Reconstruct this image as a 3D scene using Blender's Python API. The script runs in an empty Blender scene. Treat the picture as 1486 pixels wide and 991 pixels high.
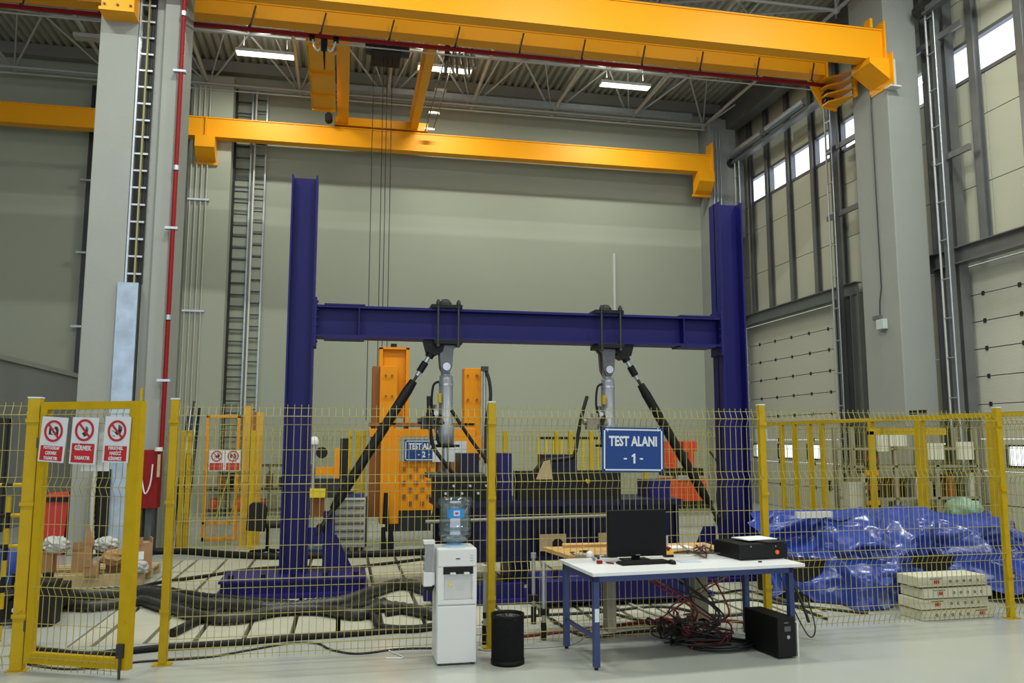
import bpy, bmesh, math, random
from mathutils import Vector, Matrix, noise
random.seed(7)
C = bpy.context.scene.collection
SC = bpy.context.scene
PI = math.pi

# ------------------------------------------------------------------ camera, world, exposure
FPX = 1183.0; TH = math.atan(145 / 1183.0); PS = math.radians(11.7); EYE = 1.75
cam = bpy.data.cameras.new('camera'); camo = bpy.data.objects.new('camera', cam); C.objects.link(camo)
cam.sensor_width = 36; cam.lens = 36 * FPX / 1486; cam.clip_end = 200; cam.clip_start = 0.05
camo.location = (0, 0, EYE); camo.rotation_euler = (PI / 2 + TH, 0, -PS)
SC.camera = camo
w = bpy.data.worlds.new('overcast'); SC.world = w; w.use_nodes = True
bg = w.node_tree.nodes['Background']; bg.inputs[0].default_value = (0.86, 0.93, 1.0, 1); bg.inputs[1].default_value = 2.0
SC.view_settings.view_transform = 'Standard'; SC.view_settings.look = 'None'
SC.view_settings.gamma = 1; SC.view_settings.exposure = 0.0; SC.view_settings.use_curve_mapping = False
SC.cycles.max_bounces = 7; SC.cycles.diffuse_bounces = 4; SC.cycles.transparent_max_bounces = 12
LAMP_W = 150.0      # watts of each ceiling tube fitting in the test bay
NEAR_W = 340.0     # watts of each unseen lamp added over the bay of the camera

def area(name, loc, sx, sy, power, col=(0.97, 1.0, 0.88), rot=(0, 0, 0)):
    l = bpy.data.lights.new(name, 'AREA'); l.shape = 'RECTANGLE'; l.size = sx; l.size_y = sy; l.energy = power; l.color = col
    o = bpy.data.objects.new(name, l); o.location = loc; o.rotation_euler = rot; C.objects.link(o); return o

# ------------------------------------------------------------------ pixel to world helpers
def ray(x, y):
    a = (x - 743) / FPX; b = -(y - 495.5) / FPX
    fw = math.cos(TH) - b * math.sin(TH); up = math.sin(TH) + b * math.cos(TH)
    return Vector((a * math.cos(PS) + fw * math.sin(PS), -a * math.sin(PS) + fw * math.cos(PS), up))
def gp(x, y, z=0.0):
    r = ray(x, y); return Vector((0, 0, EYE)) + r * ((z - EYE) / r.z)
def at(x, y, Y):
    r = ray(x, y); return Vector((0, 0, EYE)) + r * (Y / r.y)
def atx(x, y, X):
    r = ray(x, y); return Vector((0, 0, EYE)) + r * (X / r.x)

# ------------------------------------------------------------------ materials
def srgb(r, g, b):
    f = lambda c: (c / 255 / 12.92) if c / 255 <= 0.04045 else ((c / 255 + 0.055) / 1.055) ** 2.4
    return (f(r), f(g), f(b), 1)
MATS = {}
def mat(name, col, rough=0.5, metal=0.0, noise_amt=0.0, noise_scale=5.0, bump=0.0, bump_scale=30.0, trans=0.0, emit=0.0, spec=0.5, coat=0.0, alpha=1.0, dirt=None):
    if name in MATS: return MATS[name]
    m = bpy.data.materials.new(name); m.use_nodes = True; nt = m.node_tree; N = nt.nodes; L = nt.links
    p = N['Principled BSDF']
    c = col if len(col) == 4 else (*col, 1)
    p.inputs['Base Color'].default_value = c; p.inputs['Roughness'].default_value = rough; p.inputs['Metallic'].default_value = metal
    p.inputs['Specular IOR Level'].default_value = spec; p.inputs['Coat Weight'].default_value = coat
    if trans: p.inputs['Transmission Weight'].default_value = trans
    if alpha < 1: p.inputs['Alpha'].default_value = alpha
    if emit: p.inputs['Emission Color'].default_value = c; p.inputs['Emission Strength'].default_value = emit
    if noise_amt or bump or dirt:
        tc = N.new('ShaderNodeTexCoord')
    if noise_amt:
        n = N.new('ShaderNodeTexNoise'); n.inputs['Scale'].default_value = noise_scale; n.inputs['Detail'].default_value = 6
        L.new(tc.outputs['Object'], n.inputs['Vector'])
        mx = N.new('ShaderNodeMix'); mx.data_type = 'RGBA'
        k = noise_amt
        mx.inputs[6].default_value = (c[0] * (1 - k), c[1] * (1 - k), c[2] * (1 - k), 1)
        mx.inputs[7].default_value = (min(1, c[0] * (1 + k)), min(1, c[1] * (1 + k)), min(1, c[2] * (1 + k)), 1)
        L.new(n.outputs['Fac'], mx.inputs[0]); L.new(mx.outputs[2], p.inputs['Base Color'])
        if dirt:
            n2 = N.new('ShaderNodeTexNoise'); n2.inputs['Scale'].default_value = dirt[1]; n2.inputs['Detail'].default_value = 8; n2.inputs['Roughness'].default_value = 0.7
            L.new(tc.outputs['Object'], n2.inputs['Vector'])
            rp = N.new('ShaderNodeValToRGB'); rp.color_ramp.elements[0].position = dirt[2]; rp.color_ramp.elements[1].position = dirt[2] + 0.12
            L.new(n2.outputs['Fac'], rp.inputs[0])
            m2 = N.new('ShaderNodeMix'); m2.data_type = 'RGBA'; m2.inputs[7].default_value = dirt[0]
            L.new(rp.outputs[0], m2.inputs[0]); L.new(mx.outputs[2], m2.inputs[6]); L.new(m2.outputs[2], p.inputs['Base Color'])
    if bump:
        n = N.new('ShaderNodeTexNoise'); n.inputs['Scale'].default_value = bump_scale; n.inputs['Detail'].default_value = 4
        L.new(tc.outputs['Object'], n.inputs['Vector'])
        b = N.new('ShaderNodeBump'); b.inputs['Strength'].default_value = bump; b.inputs['Distance'].default_value = 0.02
        L.new(n.outputs['Fac'], b.inputs['Height']); L.new(b.outputs[0], p.inputs['Normal'])
    MATS[name] = m; return m
def wave_mat(name, c0, c1, scale, axis='Z', rough=0.5, bump=0.3, pos=0.85):
    m = mat(name, c0, rough); nt = m.node_tree; N = nt.nodes; L = nt.links; p = N['Principled BSDF']
    tc = N.new('ShaderNodeTexCoord'); wv = N.new('ShaderNodeTexWave'); wv.bands_direction = axis; wv.inputs['Scale'].default_value = scale
    L.new(tc.outputs['Object'], wv.inputs['Vector'])
    rp = N.new('ShaderNodeValToRGB'); rp.color_ramp.elements[0].position = pos; rp.color_ramp.elements[0].color = c0; rp.color_ramp.elements[1].color = c1
    L.new(wv.outputs['Fac'], rp.inputs[0]); L.new(rp.outputs[0], p.inputs['Base Color'])
    b = N.new('ShaderNodeBump'); b.inputs['Strength'].default_value = bump; b.inputs['Distance'].default_value = 0.01
    L.new(wv.outputs['Fac'], b.inputs['Height']); L.new(b.outputs[0], p.inputs['Normal']); return m

ORANGE = mat('crane_orange', (0.84, 0.345, 0.004), 0.45, noise_amt=0.05, noise_scale=1.2, spec=0.25)
ORANGE_M = mat('machine_orange', (0.66, 0.235, 0.003), 0.45, spec=0.2, noise_amt=0.1, noise_scale=3)
YEL = mat('post_yellow', (0.44, 0.285, 0.004), 0.5, spec=0.2, noise_amt=0.15, noise_scale=9, dirt=((0.22, 0.13, 0.01, 1), 14, 0.62))
WIRE = mat('wire_yellow', (0.34, 0.29, 0.065), 0.5)
WIRE_B = mat('wire_yellow_far', (0.30, 0.26, 0.04), 0.5)
BLUE = mat('frame_blue', (0.008, 0.007, 0.105), 0.5, spec=0.25, noise_amt=0.15, noise_scale=4)
NAVY = mat('navy_steel', (0.006, 0.007, 0.04), 0.45, spec=0.25, noise_amt=0.3, noise_scale=5)
BLACK = mat('black_paint', (0.009, 0.009, 0.010), 0.5, spec=0.2)
RUBBER = mat('black_rubber', (0.011, 0.010, 0.010), 0.55, spec=0.25, noise_amt=0.3, noise_scale=20)
DARKSTEEL = mat('dark_steel', (0.045, 0.046, 0.05), 0.4, 0.6, noise_amt=0.2, noise_scale=6)
GALV = mat('galvanised', (0.42, 0.46, 0.52), 0.38, 0.75, noise_amt=0.2, noise_scale=7)
STEEL = mat('stud_steel', (0.17, 0.175, 0.18), 0.38, 0.45, noise_amt=0.2, noise_scale=3)
ALU = mat('cylinder_grey', (0.26, 0.28, 0.32), 0.35, 0.3)
CONC = mat('column_concrete', (0.27, 0.28, 0.265), 0.8, noise_amt=0.06, noise_scale=1.5, bump=0.15, bump_scale=12, dirt=((0.21, 0.215, 0.20, 1), 2.2, 0.70))
FARW = mat('far_wall_paint', (0.35, 0.375, 0.305), 0.75, noise_amt=0.04, noise_scale=0.6)
LOWW = mat('low_room_paint', (0.20, 0.21, 0.21), 0.75, noise_amt=0.05, noise_scale=1)
PANEL = wave_mat('cladding_panel', (0.46, 0.46, 0.37, 1), (0.40, 0.40, 0.32, 1), 14, 'Z', 0.55, 0.15)
DOORP = wave_mat('door_panel', (0.50, 0.50, 0.43, 1), (0.40, 0.40, 0.34, 1), 12, 'Z', 0.5, 0.3, 0.8)
WHITE = mat('white_enamel', (0.62, 0.62, 0.61), 0.35)
WHITE2 = mat('white_paper', (0.75, 0.77, 0.80), 0.6)
RED = mat('red_paint', (0.22, 0.006, 0.009), 0.5, spec=0.2)
SIGNRED = mat('sign_red', (0.42, 0.012, 0.016), 0.45)
SIGNWHITE = mat('sign_white', (0.58, 0.61, 0.66), 0.45)
SIGNBLUE = mat('sign_blue', (0.009, 0.045, 0.19), 0.45, spec=0.25)
REDM = mat('machine_red', (0.55, 0.04, 0.012), 0.45)
WOOD = mat('bench_wood', (0.55, 0.33, 0.13), 0.5, noise_amt=0.2, noise_scale=8)
TABLEBLUE = mat('table_frame_blue', (0.018, 0.035, 0.13), 0.4)
LAMINATE = mat('table_top_white', (0.66, 0.67, 0.70), 0.35)
PLASTIC = mat('black_plastic', (0.006, 0.006, 0.0065), 0.5, spec=0.15)
SCREEN = mat('screen_black', (0.004, 0.004, 0.005), 0.4, spec=0.15)
CARD = mat('cardboard', (0.34, 0.19, 0.09), 0.8, noise_amt=0.2, noise_scale=9)
BAGW = mat('white_bag', (0.42, 0.43, 0.43), 0.4, bump=0.6, bump_scale=25)
PALLET = mat('pallet_wood', (0.42, 0.31, 0.17), 0.8, noise_amt=0.25, noise_scale=12)
BOXW = mat('white_carton', (0.50, 0.49, 0.40), 0.7, noise_amt=0.12, noise_scale=15, dirt=((0.25, 0.24, 0.18, 1), 18, 0.60))
PRINT_GAP = mat('black_print_and_gap', (0.02, 0.02, 0.02), 0.6)
TARP = mat('blue_tarp', (0.014, 0.040, 0.27), 0.26, noise_amt=0.2, noise_scale=3, bump=0.15, bump_scale=6, spec=0.5)
BINRED = mat('bin_red', (0.42, 0.012, 0.010), 0.4)
BEIGE = mat('beige_cabinet', (0.42, 0.42, 0.36), 0.45)
GREYP = mat('grey_post', (0.22, 0.21, 0.17), 0.5)
DECK = mat('roof_deck', (0.32, 0.32, 0.27), 0.6)
TRUSS = mat('truss_steel', (0.42, 0.43, 0.42), 0.45, 0.1)
SLAB = mat('slot_dark', (0.006, 0.006, 0.006), 0.9, spec=0.0)  # near-black bed colour carries the shade inside the floor slots
PLATE = mat('strong_floor_concrete', (0.36, 0.355, 0.29), 0.55, noise_amt=0.12, noise_scale=5, dirt=((0.24, 0.22, 0.165, 1), 3.5, 0.60))
GREEN = mat('green_bag', (0.20, 0.36, 0.30), 0.5, bump=0.4, bump_scale=20)
BINBLUE = mat('bin_blue', (0.01, 0.04, 0.25), 0.4)
CABLERED = mat('cable_red', (0.16, 0.012, 0.014), 0.5)
CABLEB = mat('cable_black', (0.010, 0.010, 0.011), 0.5)
CABLEG = mat('cable_grey', (0.30, 0.30, 0.29), 0.5)
REDLED = mat('red_button', (0.9, 0.12, 0.02), 0.4)
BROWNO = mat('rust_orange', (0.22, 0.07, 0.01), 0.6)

def floor_mat():
    m = mat('epoxy_floor', (0.37, 0.385, 0.36), 0.14, noise_amt=0.05, noise_scale=0.8)
    nt = m.node_tree; N = nt.nodes; L = nt.links; p = N['Principled BSDF']
    tc = N.new('ShaderNodeTexCoord')
    n = N.new('ShaderNodeTexNoise'); n.inputs['Scale'].default_value = 1.6; n.inputs['Detail'].default_value = 5
    L.new(tc.outputs['Object'], n.inputs['Vector'])
    mr = N.new('ShaderNodeMapRange'); mr.inputs[3].default_value = 0.12; mr.inputs[4].default_value = 0.30
    L.new(n.outputs['Fac'], mr.inputs[0]); L.new(mr.outputs[0], p.inputs['Roughness'])
    return m
FLOOR = floor_mat()

def glass_mat(name, tint, gloss=0.06):
    m = bpy.data.materials.new(name); m.use_nodes = True; nt = m.node_tree; N = nt.nodes; L = nt.links
    N.remove(N['Principled BSDF']); t = N.new('ShaderNodeBsdfTransparent'); t.inputs[0].default_value = tint
    g = N.new('ShaderNodeBsdfGlossy'); g.inputs['Roughness'].default_value = 0.03
    x = N.new('ShaderNodeMixShader'); x.inputs[0].default_value = gloss
    L.new(t.outputs[0], x.inputs[1]); L.new(g.outputs[0], x.inputs[2]); L.new(x.outputs[0], N['Material Output'].inputs[0]); return m
GLASS = glass_mat('window_glass', (0.97, 0.98, 1, 1))
BOTTLE = glass_mat('bottle_plastic', (0.60, 0.74, 0.86, 1), 0.22)
CLEARP = glass_mat('clear_plastic', (0.75, 0.76, 0.76, 1), 0.18)
LAMPGLOW = mat('lamp_tube', (1, 0.97, 0.9), 0.5, emit=2.5)
LAMPOFF = mat('lamp_tube_unlit', (0.35, 0.36, 0.36), 0.4)

# ------------------------------------------------------------------ mesh builder
SPLIT = {'collector', 'gate_rail', 'gate_stile', 'splice_plate', 'clamp_plate', 'side_fascia', 'side_rail', 'flange', 'jamb', 'rung', 'base_beam', 'clevis', 'hanger', 'conduit', 'leg', 'upright', 'shelf', 'bar', 'castor', 'stand', 'foot', 'festoon_rail', 'column_flange', 'door_roller', 'gate_post', 'stretcher', 'gusset', 'screw', 'block', 'bearing_housing', 'notice_plate', 'knob', 'nut', 'print_marks_', 'stand_post', 'threaded_rod', 'rope_drum', 'side_plate', 'bolt', 'column', 'feet', 'apron', 'drive_box', 'base_plate', 'frame_tube', 'end_carriage', 'deck_panel'}
class MB:
    def __init__(s): s.v = []; s.f = []; s.sm = []; s.cut = []; s.deep = 0
    def add(s, vs, fs, smooth=False):
        b = len(s.v); s.v += [tuple(v) for v in vs]; s.f += [tuple(b + i for i in f) for f in fs]; s.sm += [smooth] * len(fs); return s
    def box(s, x0, y0, z0, x1, y1, z1, M=None):
        s.mark()
        if x0 > x1: x0, x1 = x1, x0
        if y0 > y1: y0, y1 = y1, y0
        if z0 > z1: z0, z1 = z1, z0
        vs = [Vector(p) for p in ((x0, y0, z0), (x1, y0, z0), (x1, y1, z0), (x0, y1, z0), (x0, y0, z1), (x1, y0, z1), (x1, y1, z1), (x0, y1, z1))]
        if M: vs = [M @ v for v in vs]
        return s.add(vs, [(0, 3, 2, 1), (4, 5, 6, 7), (0, 1, 5, 4), (1, 2, 6, 5), (2, 3, 7, 6), (3, 0, 4, 7)])
    def cbox(s, c, d, M=None):
        return s.box(c[0] - d[0] / 2, c[1] - d[1] / 2, c[2] - d[2] / 2, c[0] + d[0] / 2, c[1] + d[1] / 2, c[2] + d[2] / 2, M)
    def cyl(s, p0, p1, r, n=12, r2=None):
        return s.tube([p0, p1], r, n, rad=[r, r if r2 is None else r2])
    def mark(s): s.cut.append(len(s.f))
    def tube(s, pts, r, n=6, rad=None, closed=False, cap=True):
        s.mark()
        pts = [Vector(p) for p in pts]; k = len(pts); vs = []; fs = []
        prev = None
        for i, p in enumerate(pts):
            d = (pts[min(i + 1, k - 1)] - pts[max(i - 1, 0)])
            if d.length < 1e-9: d = Vector((0, 0, 1))
            d.normalize()
            if prev is None:
                a = Vector((0, 0, 1)) if abs(d.z) < 0.9 else Vector((0, 1, 0))
                u = d.cross(a).normalized()
            else:
                u = (prev - d * prev.dot(d))
                u = u.normalized() if u.length > 1e-6 else d.orthogonal().normalized()
            prev = u; v = d.cross(u)
            rr = rad[i] if rad else r
            for j in range(n):
                t = 2 * PI * (j + 0.5) / n; vs.append(p + (u * math.cos(t) + v * math.sin(t)) * rr)
        for i in range(k - 1):
            for j in range(n):
                a = i * n + j; b = i * n + (j + 1) % n; fs.append((a, b, b + n, a + n))
        s.add(vs, fs, n > 4)
        if cap:
            s.add(vs[:n], [tuple(range(n - 1, -1, -1))]); s.add(vs[-n:], [tuple(range(n))])
        return s
    def lathe(s, prof, c=(0, 0, 0), n=24):
        s.mark()
        vs = []; fs = []
        for (r, z) in prof:
            for j in range(n):
                t = 2 * PI * j / n; vs.append((c[0] + r * math.cos(t), c[1] + r * math.sin(t), c[2] + z))
        for i in range(len(prof) - 1):
            for j in range(n):
                a = i * n + j; b = i * n + (j + 1) % n; fs.append((a, b, b + n, a + n))
        return s.add(vs, fs, True)
    def prism(s, poly, axis, a0, a1):
        s.mark()
        def P(p, a): return {'x': (a, p[0], p[1]), 'y': (p[0], a, p[1]), 'z': (p[0], p[1], a)}[axis]
        n = len(poly); vs = [P(p, a0) for p in poly] + [P(p, a1) for p in poly]
        fs = [tuple(range(n)), tuple(range(2 * n - 1, n - 1, -1))] + [(i, i + n, (i + 1) % n + n, (i + 1) % n) for i in range(n)]
        return s.add(vs, fs)
    def ring(s, c, r0, r1, y0, y1, n=32):   # flat ring facing -Y
        vs = []
        for y in (y0, y1):
            for r in (r0, r1):
                for j in range(n):
                    t = 2 * PI * j / n; vs.append((c[0] + r * math.cos(t), y, c[1] + r * math.sin(t)))
        fs = []
        for j in range(n):
            k = (j + 1) % n
            fs += [(j, k, n + k, n + j), (2 * n + j, 3 * n + j, 3 * n + k, 2 * n + k), (n + j, n + k, 3 * n + k, 3 * n + j), (j, 2 * n + j, 2 * n + k, k)]
        return s.add(vs, fs)
    def build(s, name, m, parent=None, bevel=0.0, label=None, kind=None, xf=None):
        if name in SPLIT and parent is not None and kind is None and 1 < len(s.cut) <= 60:
            o = None; ends = s.cut[1:] + [len(s.f)]
            for a, b in zip([0] + s.cut[1:], ends):
                q = MB(); ids = {}; 
                for f, sm in zip(s.f[a:b], s.sm[a:b]):
                    nf = []
                    for i in f:
                        if i not in ids: ids[i] = len(q.v); q.v.append(s.v[i])
                        nf.append(ids[i])
                    q.f.append(tuple(nf)); q.sm.append(sm)
                q.cut = [0]; o2 = q.build(name, m, parent, bevel, label, kind, xf); o = o or o2
            return o
        me = bpy.data.meshes.new(name)
        vs = [xf @ Vector(v) for v in s.v] if xf else s.v
        me.from_pydata(vs, [], s.f); me.materials.append(m)
        me.polygons.foreach_set('use_smooth', s.sm)
        bm = bmesh.new(); bm.from_mesh(me); bmesh.ops.recalc_face_normals(bm, faces=bm.faces); bm.to_mesh(me); bm.free()
        me.update()
        o = bpy.data.objects.new(name, me); C.objects.link(o)
        if parent is not None:
            o.parent = parent
            if parent.parent is None and parent.type == 'EMPTY': o.matrix_parent_inverse = parent.matrix_basis.inverted()
        if bevel:
            b = o.modifiers.new('bevel', 'BEVEL'); b.width = bevel; b.segments = 2; b.limit_method = 'ANGLE'
        if label: o['label'] = label
        if kind: o['kind'] = kind
        return o

def thing(name, label, cat, loc, rz=0.0, group=None):
    o = bpy.data.objects.new(name, None); C.objects.link(o); o.location = loc; o.rotation_euler = (0, 0, rz)
    o.empty_display_size = 0.1
    o['label'] = label; o['category'] = cat
    if group: o['group'] = group
    return o
def tag(o, label, cat, group=None, kind=None):
    o['label'] = label; o['category'] = cat
    if group: o['group'] = group
    if kind: o['kind'] = kind
    return o
def struct(o, label=None, cat=None):
    o['kind'] = 'structure'
    if label: o['label'] = label
    if cat: o['category'] = cat
    return o
def copy_thing(root, off, label=None, group=None):
    r = root.copy(); C.objects.link(r); r.location = Vector(root.location) + Vector(off)
    for ch in list(root.children):
        c = ch.copy(); C.objects.link(c); c.parent = r; c.matrix_parent_inverse = ch.matrix_parent_inverse.copy()
        for g in list(ch.children):
            d = g.copy(); C.objects.link(d); d.parent = c; d.matrix_parent_inverse = g.matrix_parent_inverse.copy()
    if label: r['label'] = label
    if group: r['group'] = group
    return r
def catmull(pts, sub=6):
    pts = [Vector(p) for p in pts]; out = []
    P = [pts[0]] + pts + [pts[-1]]
    for i in range(1, len(P) - 2):
        p0, p1, p2, p3 = P[i - 1], P[i], P[i + 1], P[i + 2]
        for k in range(sub):
            t = k / sub
            out.append(0.5 * ((2 * p1) + (-p0 + p2) * t + (2 * p0 - 5 * p1 + 4 * p2 - p3) * t * t + (-p0 + 3 * p1 - 3 * p2 + p3) * t ** 3))
    out.append(pts[-1]); return out
def lettering(txt, size, m, parent, M, name='lettering', squeeze=0.8, bold=0.0, depth=0.002):
    cu = bpy.data.curves.new(name, 'FONT'); cu.body = txt; cu.size = size; cu.align_x = 'CENTER'; cu.align_y = 'CENTER'
    cu.extrude = depth; cu.offset = bold; cu.resolution_u = 2
    t = bpy.data.objects.new('tmp', cu); C.objects.link(t)
    bpy.context.view_layer.update()
    me = bpy.data.meshes.new_from_object(t.evaluated_get(bpy.context.evaluated_depsgraph_get()))
    bpy.data.objects.remove(t)
    # text plane XY -> local XZ plane facing -Y
    R = Matrix(((squeeze, 0, 0, 0), (0, 0, -1, 0), (0, 1, 0, 0), (0, 0, 0, 1)))
    me.transform(M @ R); me.materials.clear(); me.materials.append(m)
    o = bpy.data.objects.new(name, me); C.objects.link(o); o.parent = parent
    if parent.parent is None and parent.type == 'EMPTY': o.matrix_parent_inverse = parent.matrix_basis.inverted()
    return o

# ------------------------------------------------------------------ SETTING: floor
SX0, SX1, SY0, SY1 = -2.27, 5.60, 7.86, 13.15
fl = MB()
fl.box(-16, -12, -0.15, 14, SY0, 0).box(-16, SY1, -0.15, 14, 24, 0).box(-16, SY0, -0.15, SX0, SY1, 0).box(SX1, SY0, -0.15, 14, SY1, 0)
floor = struct(fl.build('floor', FLOOR))
MB().box(SX0, SY0, -0.40, SX1, SY1, -0.35).build('slot_bed', SLAB, floor)
plate_xs = [SX0, -2.06] + [-1.64 + 0.412 * k for k in range(18)]
plate_xs = [x for x in plate_xs if x < SX1 - 0.1] + [SX1]
rows = [(SY0, 9.62), (9.62, 11.38), (11.38, SY1)]
for (ya, yb) in rows:
    for i in range(len(plate_xs) - 1):
        a, b = plate_xs[i] + 0.022, plate_xs[i + 1] - 0.022
        if b - a < 0.08: a -= 0.015
        MB().box(a, ya + 0.012, -0.34, b, yb - 0.012, random.uniform(-0.002, 0.003)).build('floor_plate', PLATE, floor)

# far wall, left wall, ceiling
FY = 22.3
fw = MB().box(-16, FY, 0, 12, FY + 0.2, 12.2); far = struct(fw.build('wall_far', FARW))
struct(MB().box(-16.2, -12, 0, -16, 24, 12.2).build('wall_left', FARW))
dk = MB()
n = 140; vs = []; fs = []
for i in range(n + 1):
    x = -16 + 28.2 * i / n
    prof = [(0, 12.02), (0.05, 12.02), (0.075, 11.94), (0.15, 11.94)]
    for dx, z in prof: vs.append((x + dx, -12, z)); vs.append((x + dx, FY + 0.2, z))
for i in range(len(vs) // 2 - 1): fs.append((2 * i, 2 * i + 1, 2 * i + 3, 2 * i + 2))
dk.add(vs, fs); dk.box(-16, -12, 12.05, 12.2, FY + 0.2, 12.15)
ceil = struct(dk.build('ceiling', DECK))

# low room on the left side
lr = thing('low_room', 'low grey partition room along the left with pale top edge', 'room', (-8.3, 17.5, 0))
lr['kind'] = 'structure'
MB().box(-10, 13.0, 0, -6.5, FY, 3.32).build('wall_panel', LOWW, lr)
MB().box(-10.03, 12.97, 3.32, -6.45, FY, 3.42).build('coping', CONC, lr)
dr = MB().box(-6.5, 17.2, 0, -6.46, 17.85, 2.12).build('door', mat('door_dark', (0.05, 0.055, 0.06), 0.4), lr)
fr = MB().box(-6.5, 17.12, 0, -6.44, 17.2, 2.2).box(-6.5, 17.85, 0, -6.44, 17.93, 2.2).box(-6.5, 17.12, 2.12, -6.44, 17.93, 2.2).build('door_frame', DARKSTEEL, lr)

# right wall: cladding with real openings
RX = 11.75
STL = [21.49, 20.52, 19.40, 18.25, 17.13]      # stud lines of the back bay
STR = [13.75, 12.72, 11.60, 10.2, 9.0]
rw = struct(MB().box(RX + 0.03, -12, 11.0, RX + 0.2, FY + 0.2, 12.2).build('wall_right', PANEL))
def panel(y0, y1, z0, z1):
    if y1 - y0 < 0.02: return
    MB().box(RX, y0 + 0.008, z0 + 0.008, RX + 0.12, y1 - 0.008, z1 - 0.008).build('wall_panel', PANEL, rw)
WZ0, WZ1 = 8.70, 9.52
ycuts = [FY, 21.49, 20.44, 19.40, 18.25, 17.15, 15.9, 15.0, 13.75, 12.60, 11.45, 10.2, 9.0, 7.0]
zs = [5.1, 6.6, 7.9, WZ0]
for i in range(len(ycuts) - 1):
    y1, y0 = ycuts[i], ycuts[i + 1]
    for k in range(3): panel(y0, y1, zs[k], zs[k + 1])
    panel(y0, y1, WZ1, 10.4); panel(y0, y1, 10.4, 12.0)
    MB().box(RX + 0.1, y0, 5.1, RX + 0.13, y1, WZ0).box(RX + 0.1, y0, WZ1, RX + 0.13, y1, 12.0).build('wall_backing', DARKSTEEL, rw)
for (a, b) in ((17.9 - 2.3, 17.85), (13.6, 15.0), (15.0, 15.62)):
    for z0, z1 in ((0, 1.7), (1.7, 3.4), (3.4, 5.1)): panel(a, b, z0, z1)
struct(MB().box(RX, -12, 0, RX + 0.2, 7.0, 11.0).build('wall_right_front', PANEL))
# clerestory windows
wins = [(21.70, 20.58), (20.45, 19.47), (19.34, 18.32), (18.19, 17.20), (17.07, 16.05), (15.92, 15.1), (14.95, 13.75), (13.62, 12.95), (12.82, 11.75), (11.62, 10.35), (10.1, 9.1), (8.9, 7.1)]
for k, (b, a) in enumerate(wins):
    wn = thing('window_%d' % (k + 1), 'high strip window letting in white daylight', 'window', (RX, (a + b) / 2, WZ0)); wn['kind'] = 'structure'
    wn['group'] = 'strip windows high in the right wall'
    MB().box(RX - 0.02, a - 0.06, WZ0, RX + 0.1, b + 0.06, WZ0 + 0.07).box(RX - 0.02, a - 0.06, WZ1 - 0.07, RX + 0.1, b + 0.06, WZ1) \
        .box(RX - 0.02, a - 0.06, WZ0, RX + 0.1, a, WZ1).box(RX - 0.02, b, WZ0, RX + 0.1, b + 0.06, WZ1).build('window_frame', STEEL, wn)
    MB().box(RX + 0.04, a, WZ0 + 0.07, RX + 0.05, b, WZ1 - 0.07).build('window_pane', GLASS, wn)
ycov = [FY + 0.0] + [v for p in wins for v in p] + [7.0]
for k in range(0, len(ycov), 2):
    a, b = ycov[k + 1] if k + 1 < len(ycov) else 7.0, ycov[k]
    if b - a > 0.13: MB().box(RX, a + 0.06, WZ0, RX + 0.12, b - 0.06, WZ1).build('wall_panel', PANEL, rw)

# sectional doors
def sectional(nm, label, y0, y1, wy, ztop=5.08):
    d = thing(nm, label, 'door', (RX, (y0 + y1) / 2, 0)); d['kind'] = 'structure'
    zr = [0, 0.6, 1.2, 1.8, 2.44, 2.96, 3.48, 4.0, 4.52, ztop]
    for i in range(len(zr) - 1):
        z0, z1 = zr[i] + 0.008, zr[i + 1] - 0.008
        if i == 2:
            m = MB(); cur = y0
            for (a, b) in sorted(wy):
                m.box(RX, cur, z0, RX + 0.05, a, z1).box(RX, a, z0, RX + 0.05, b, 1.32).box(RX, a, 1.66, RX + 0.05, b, z1); cur = b
            m.box(RX, cur, z0, RX + 0.05, y1, z1); pn = m.build('door_panel', DOORP, d)
            for (a, b) in wy:
                MB().box(RX - 0.02, a - 0.03, 1.29, RX + 0.01, b + 0.03, 1.32).box(RX - 0.02, a - 0.03, 1.66, RX + 0.01, b + 0.03, 1.69).box(RX - 0.02, a - 0.03, 1.32, RX + 0.01, a, 1.66).box(RX - 0.02, b, 1.32, RX + 0.01, b + 0.03, 1.66).build('window_frame', BLACK, pn)
                MB().box(RX + 0.02, a, 1.32, RX + 0.03, b, 1.66).build('window_pane', GLASS, pn)
        else:
            MB().box(RX, y0, z0, RX + 0.05, y1, z1).build('door_panel', DOORP, d)
        if i > 0:
            h = MB(); y = y0 + 0.15
            while y < y1: h.box(RX - 0.02, y - 0.03, zr[i] - 0.04, RX, y + 0.03, zr[i] + 0.04); y += 0.85
            h.build('hinge', DARKSTEEL, d)
    MB().box(RX + 0.05, y0, 0, RX + 0.06, y1, 1.2).box(RX + 0.05, y0, 1.8, RX + 0.06, y1, ztop).build('door_core', DARKSTEEL, d)
    return d
d1 = sectional('door_1', 'large pale sectional overhead door in the far right bay', 17.88, 22.2, [(18.44, 19.18), (19.87, 20.62), (21.38, 22.05)])
d2 = sectional('door_2', 'large pale sectional overhead door at the right edge nearest the camera', 8.6, 13.55, [(11.9, 12.69), (10.4, 11.2), (9.0, 9.8)])
MB().box(RX - 0.03, 18.2, 0.55, RX, 18.3, 0.8).build('handle', BLACK, d1)
MB().box(RX - 0.01, 21.9, 1.75, RX - 0.002, 21.2, 2.1).build('notice', WHITE2, d1)

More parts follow.
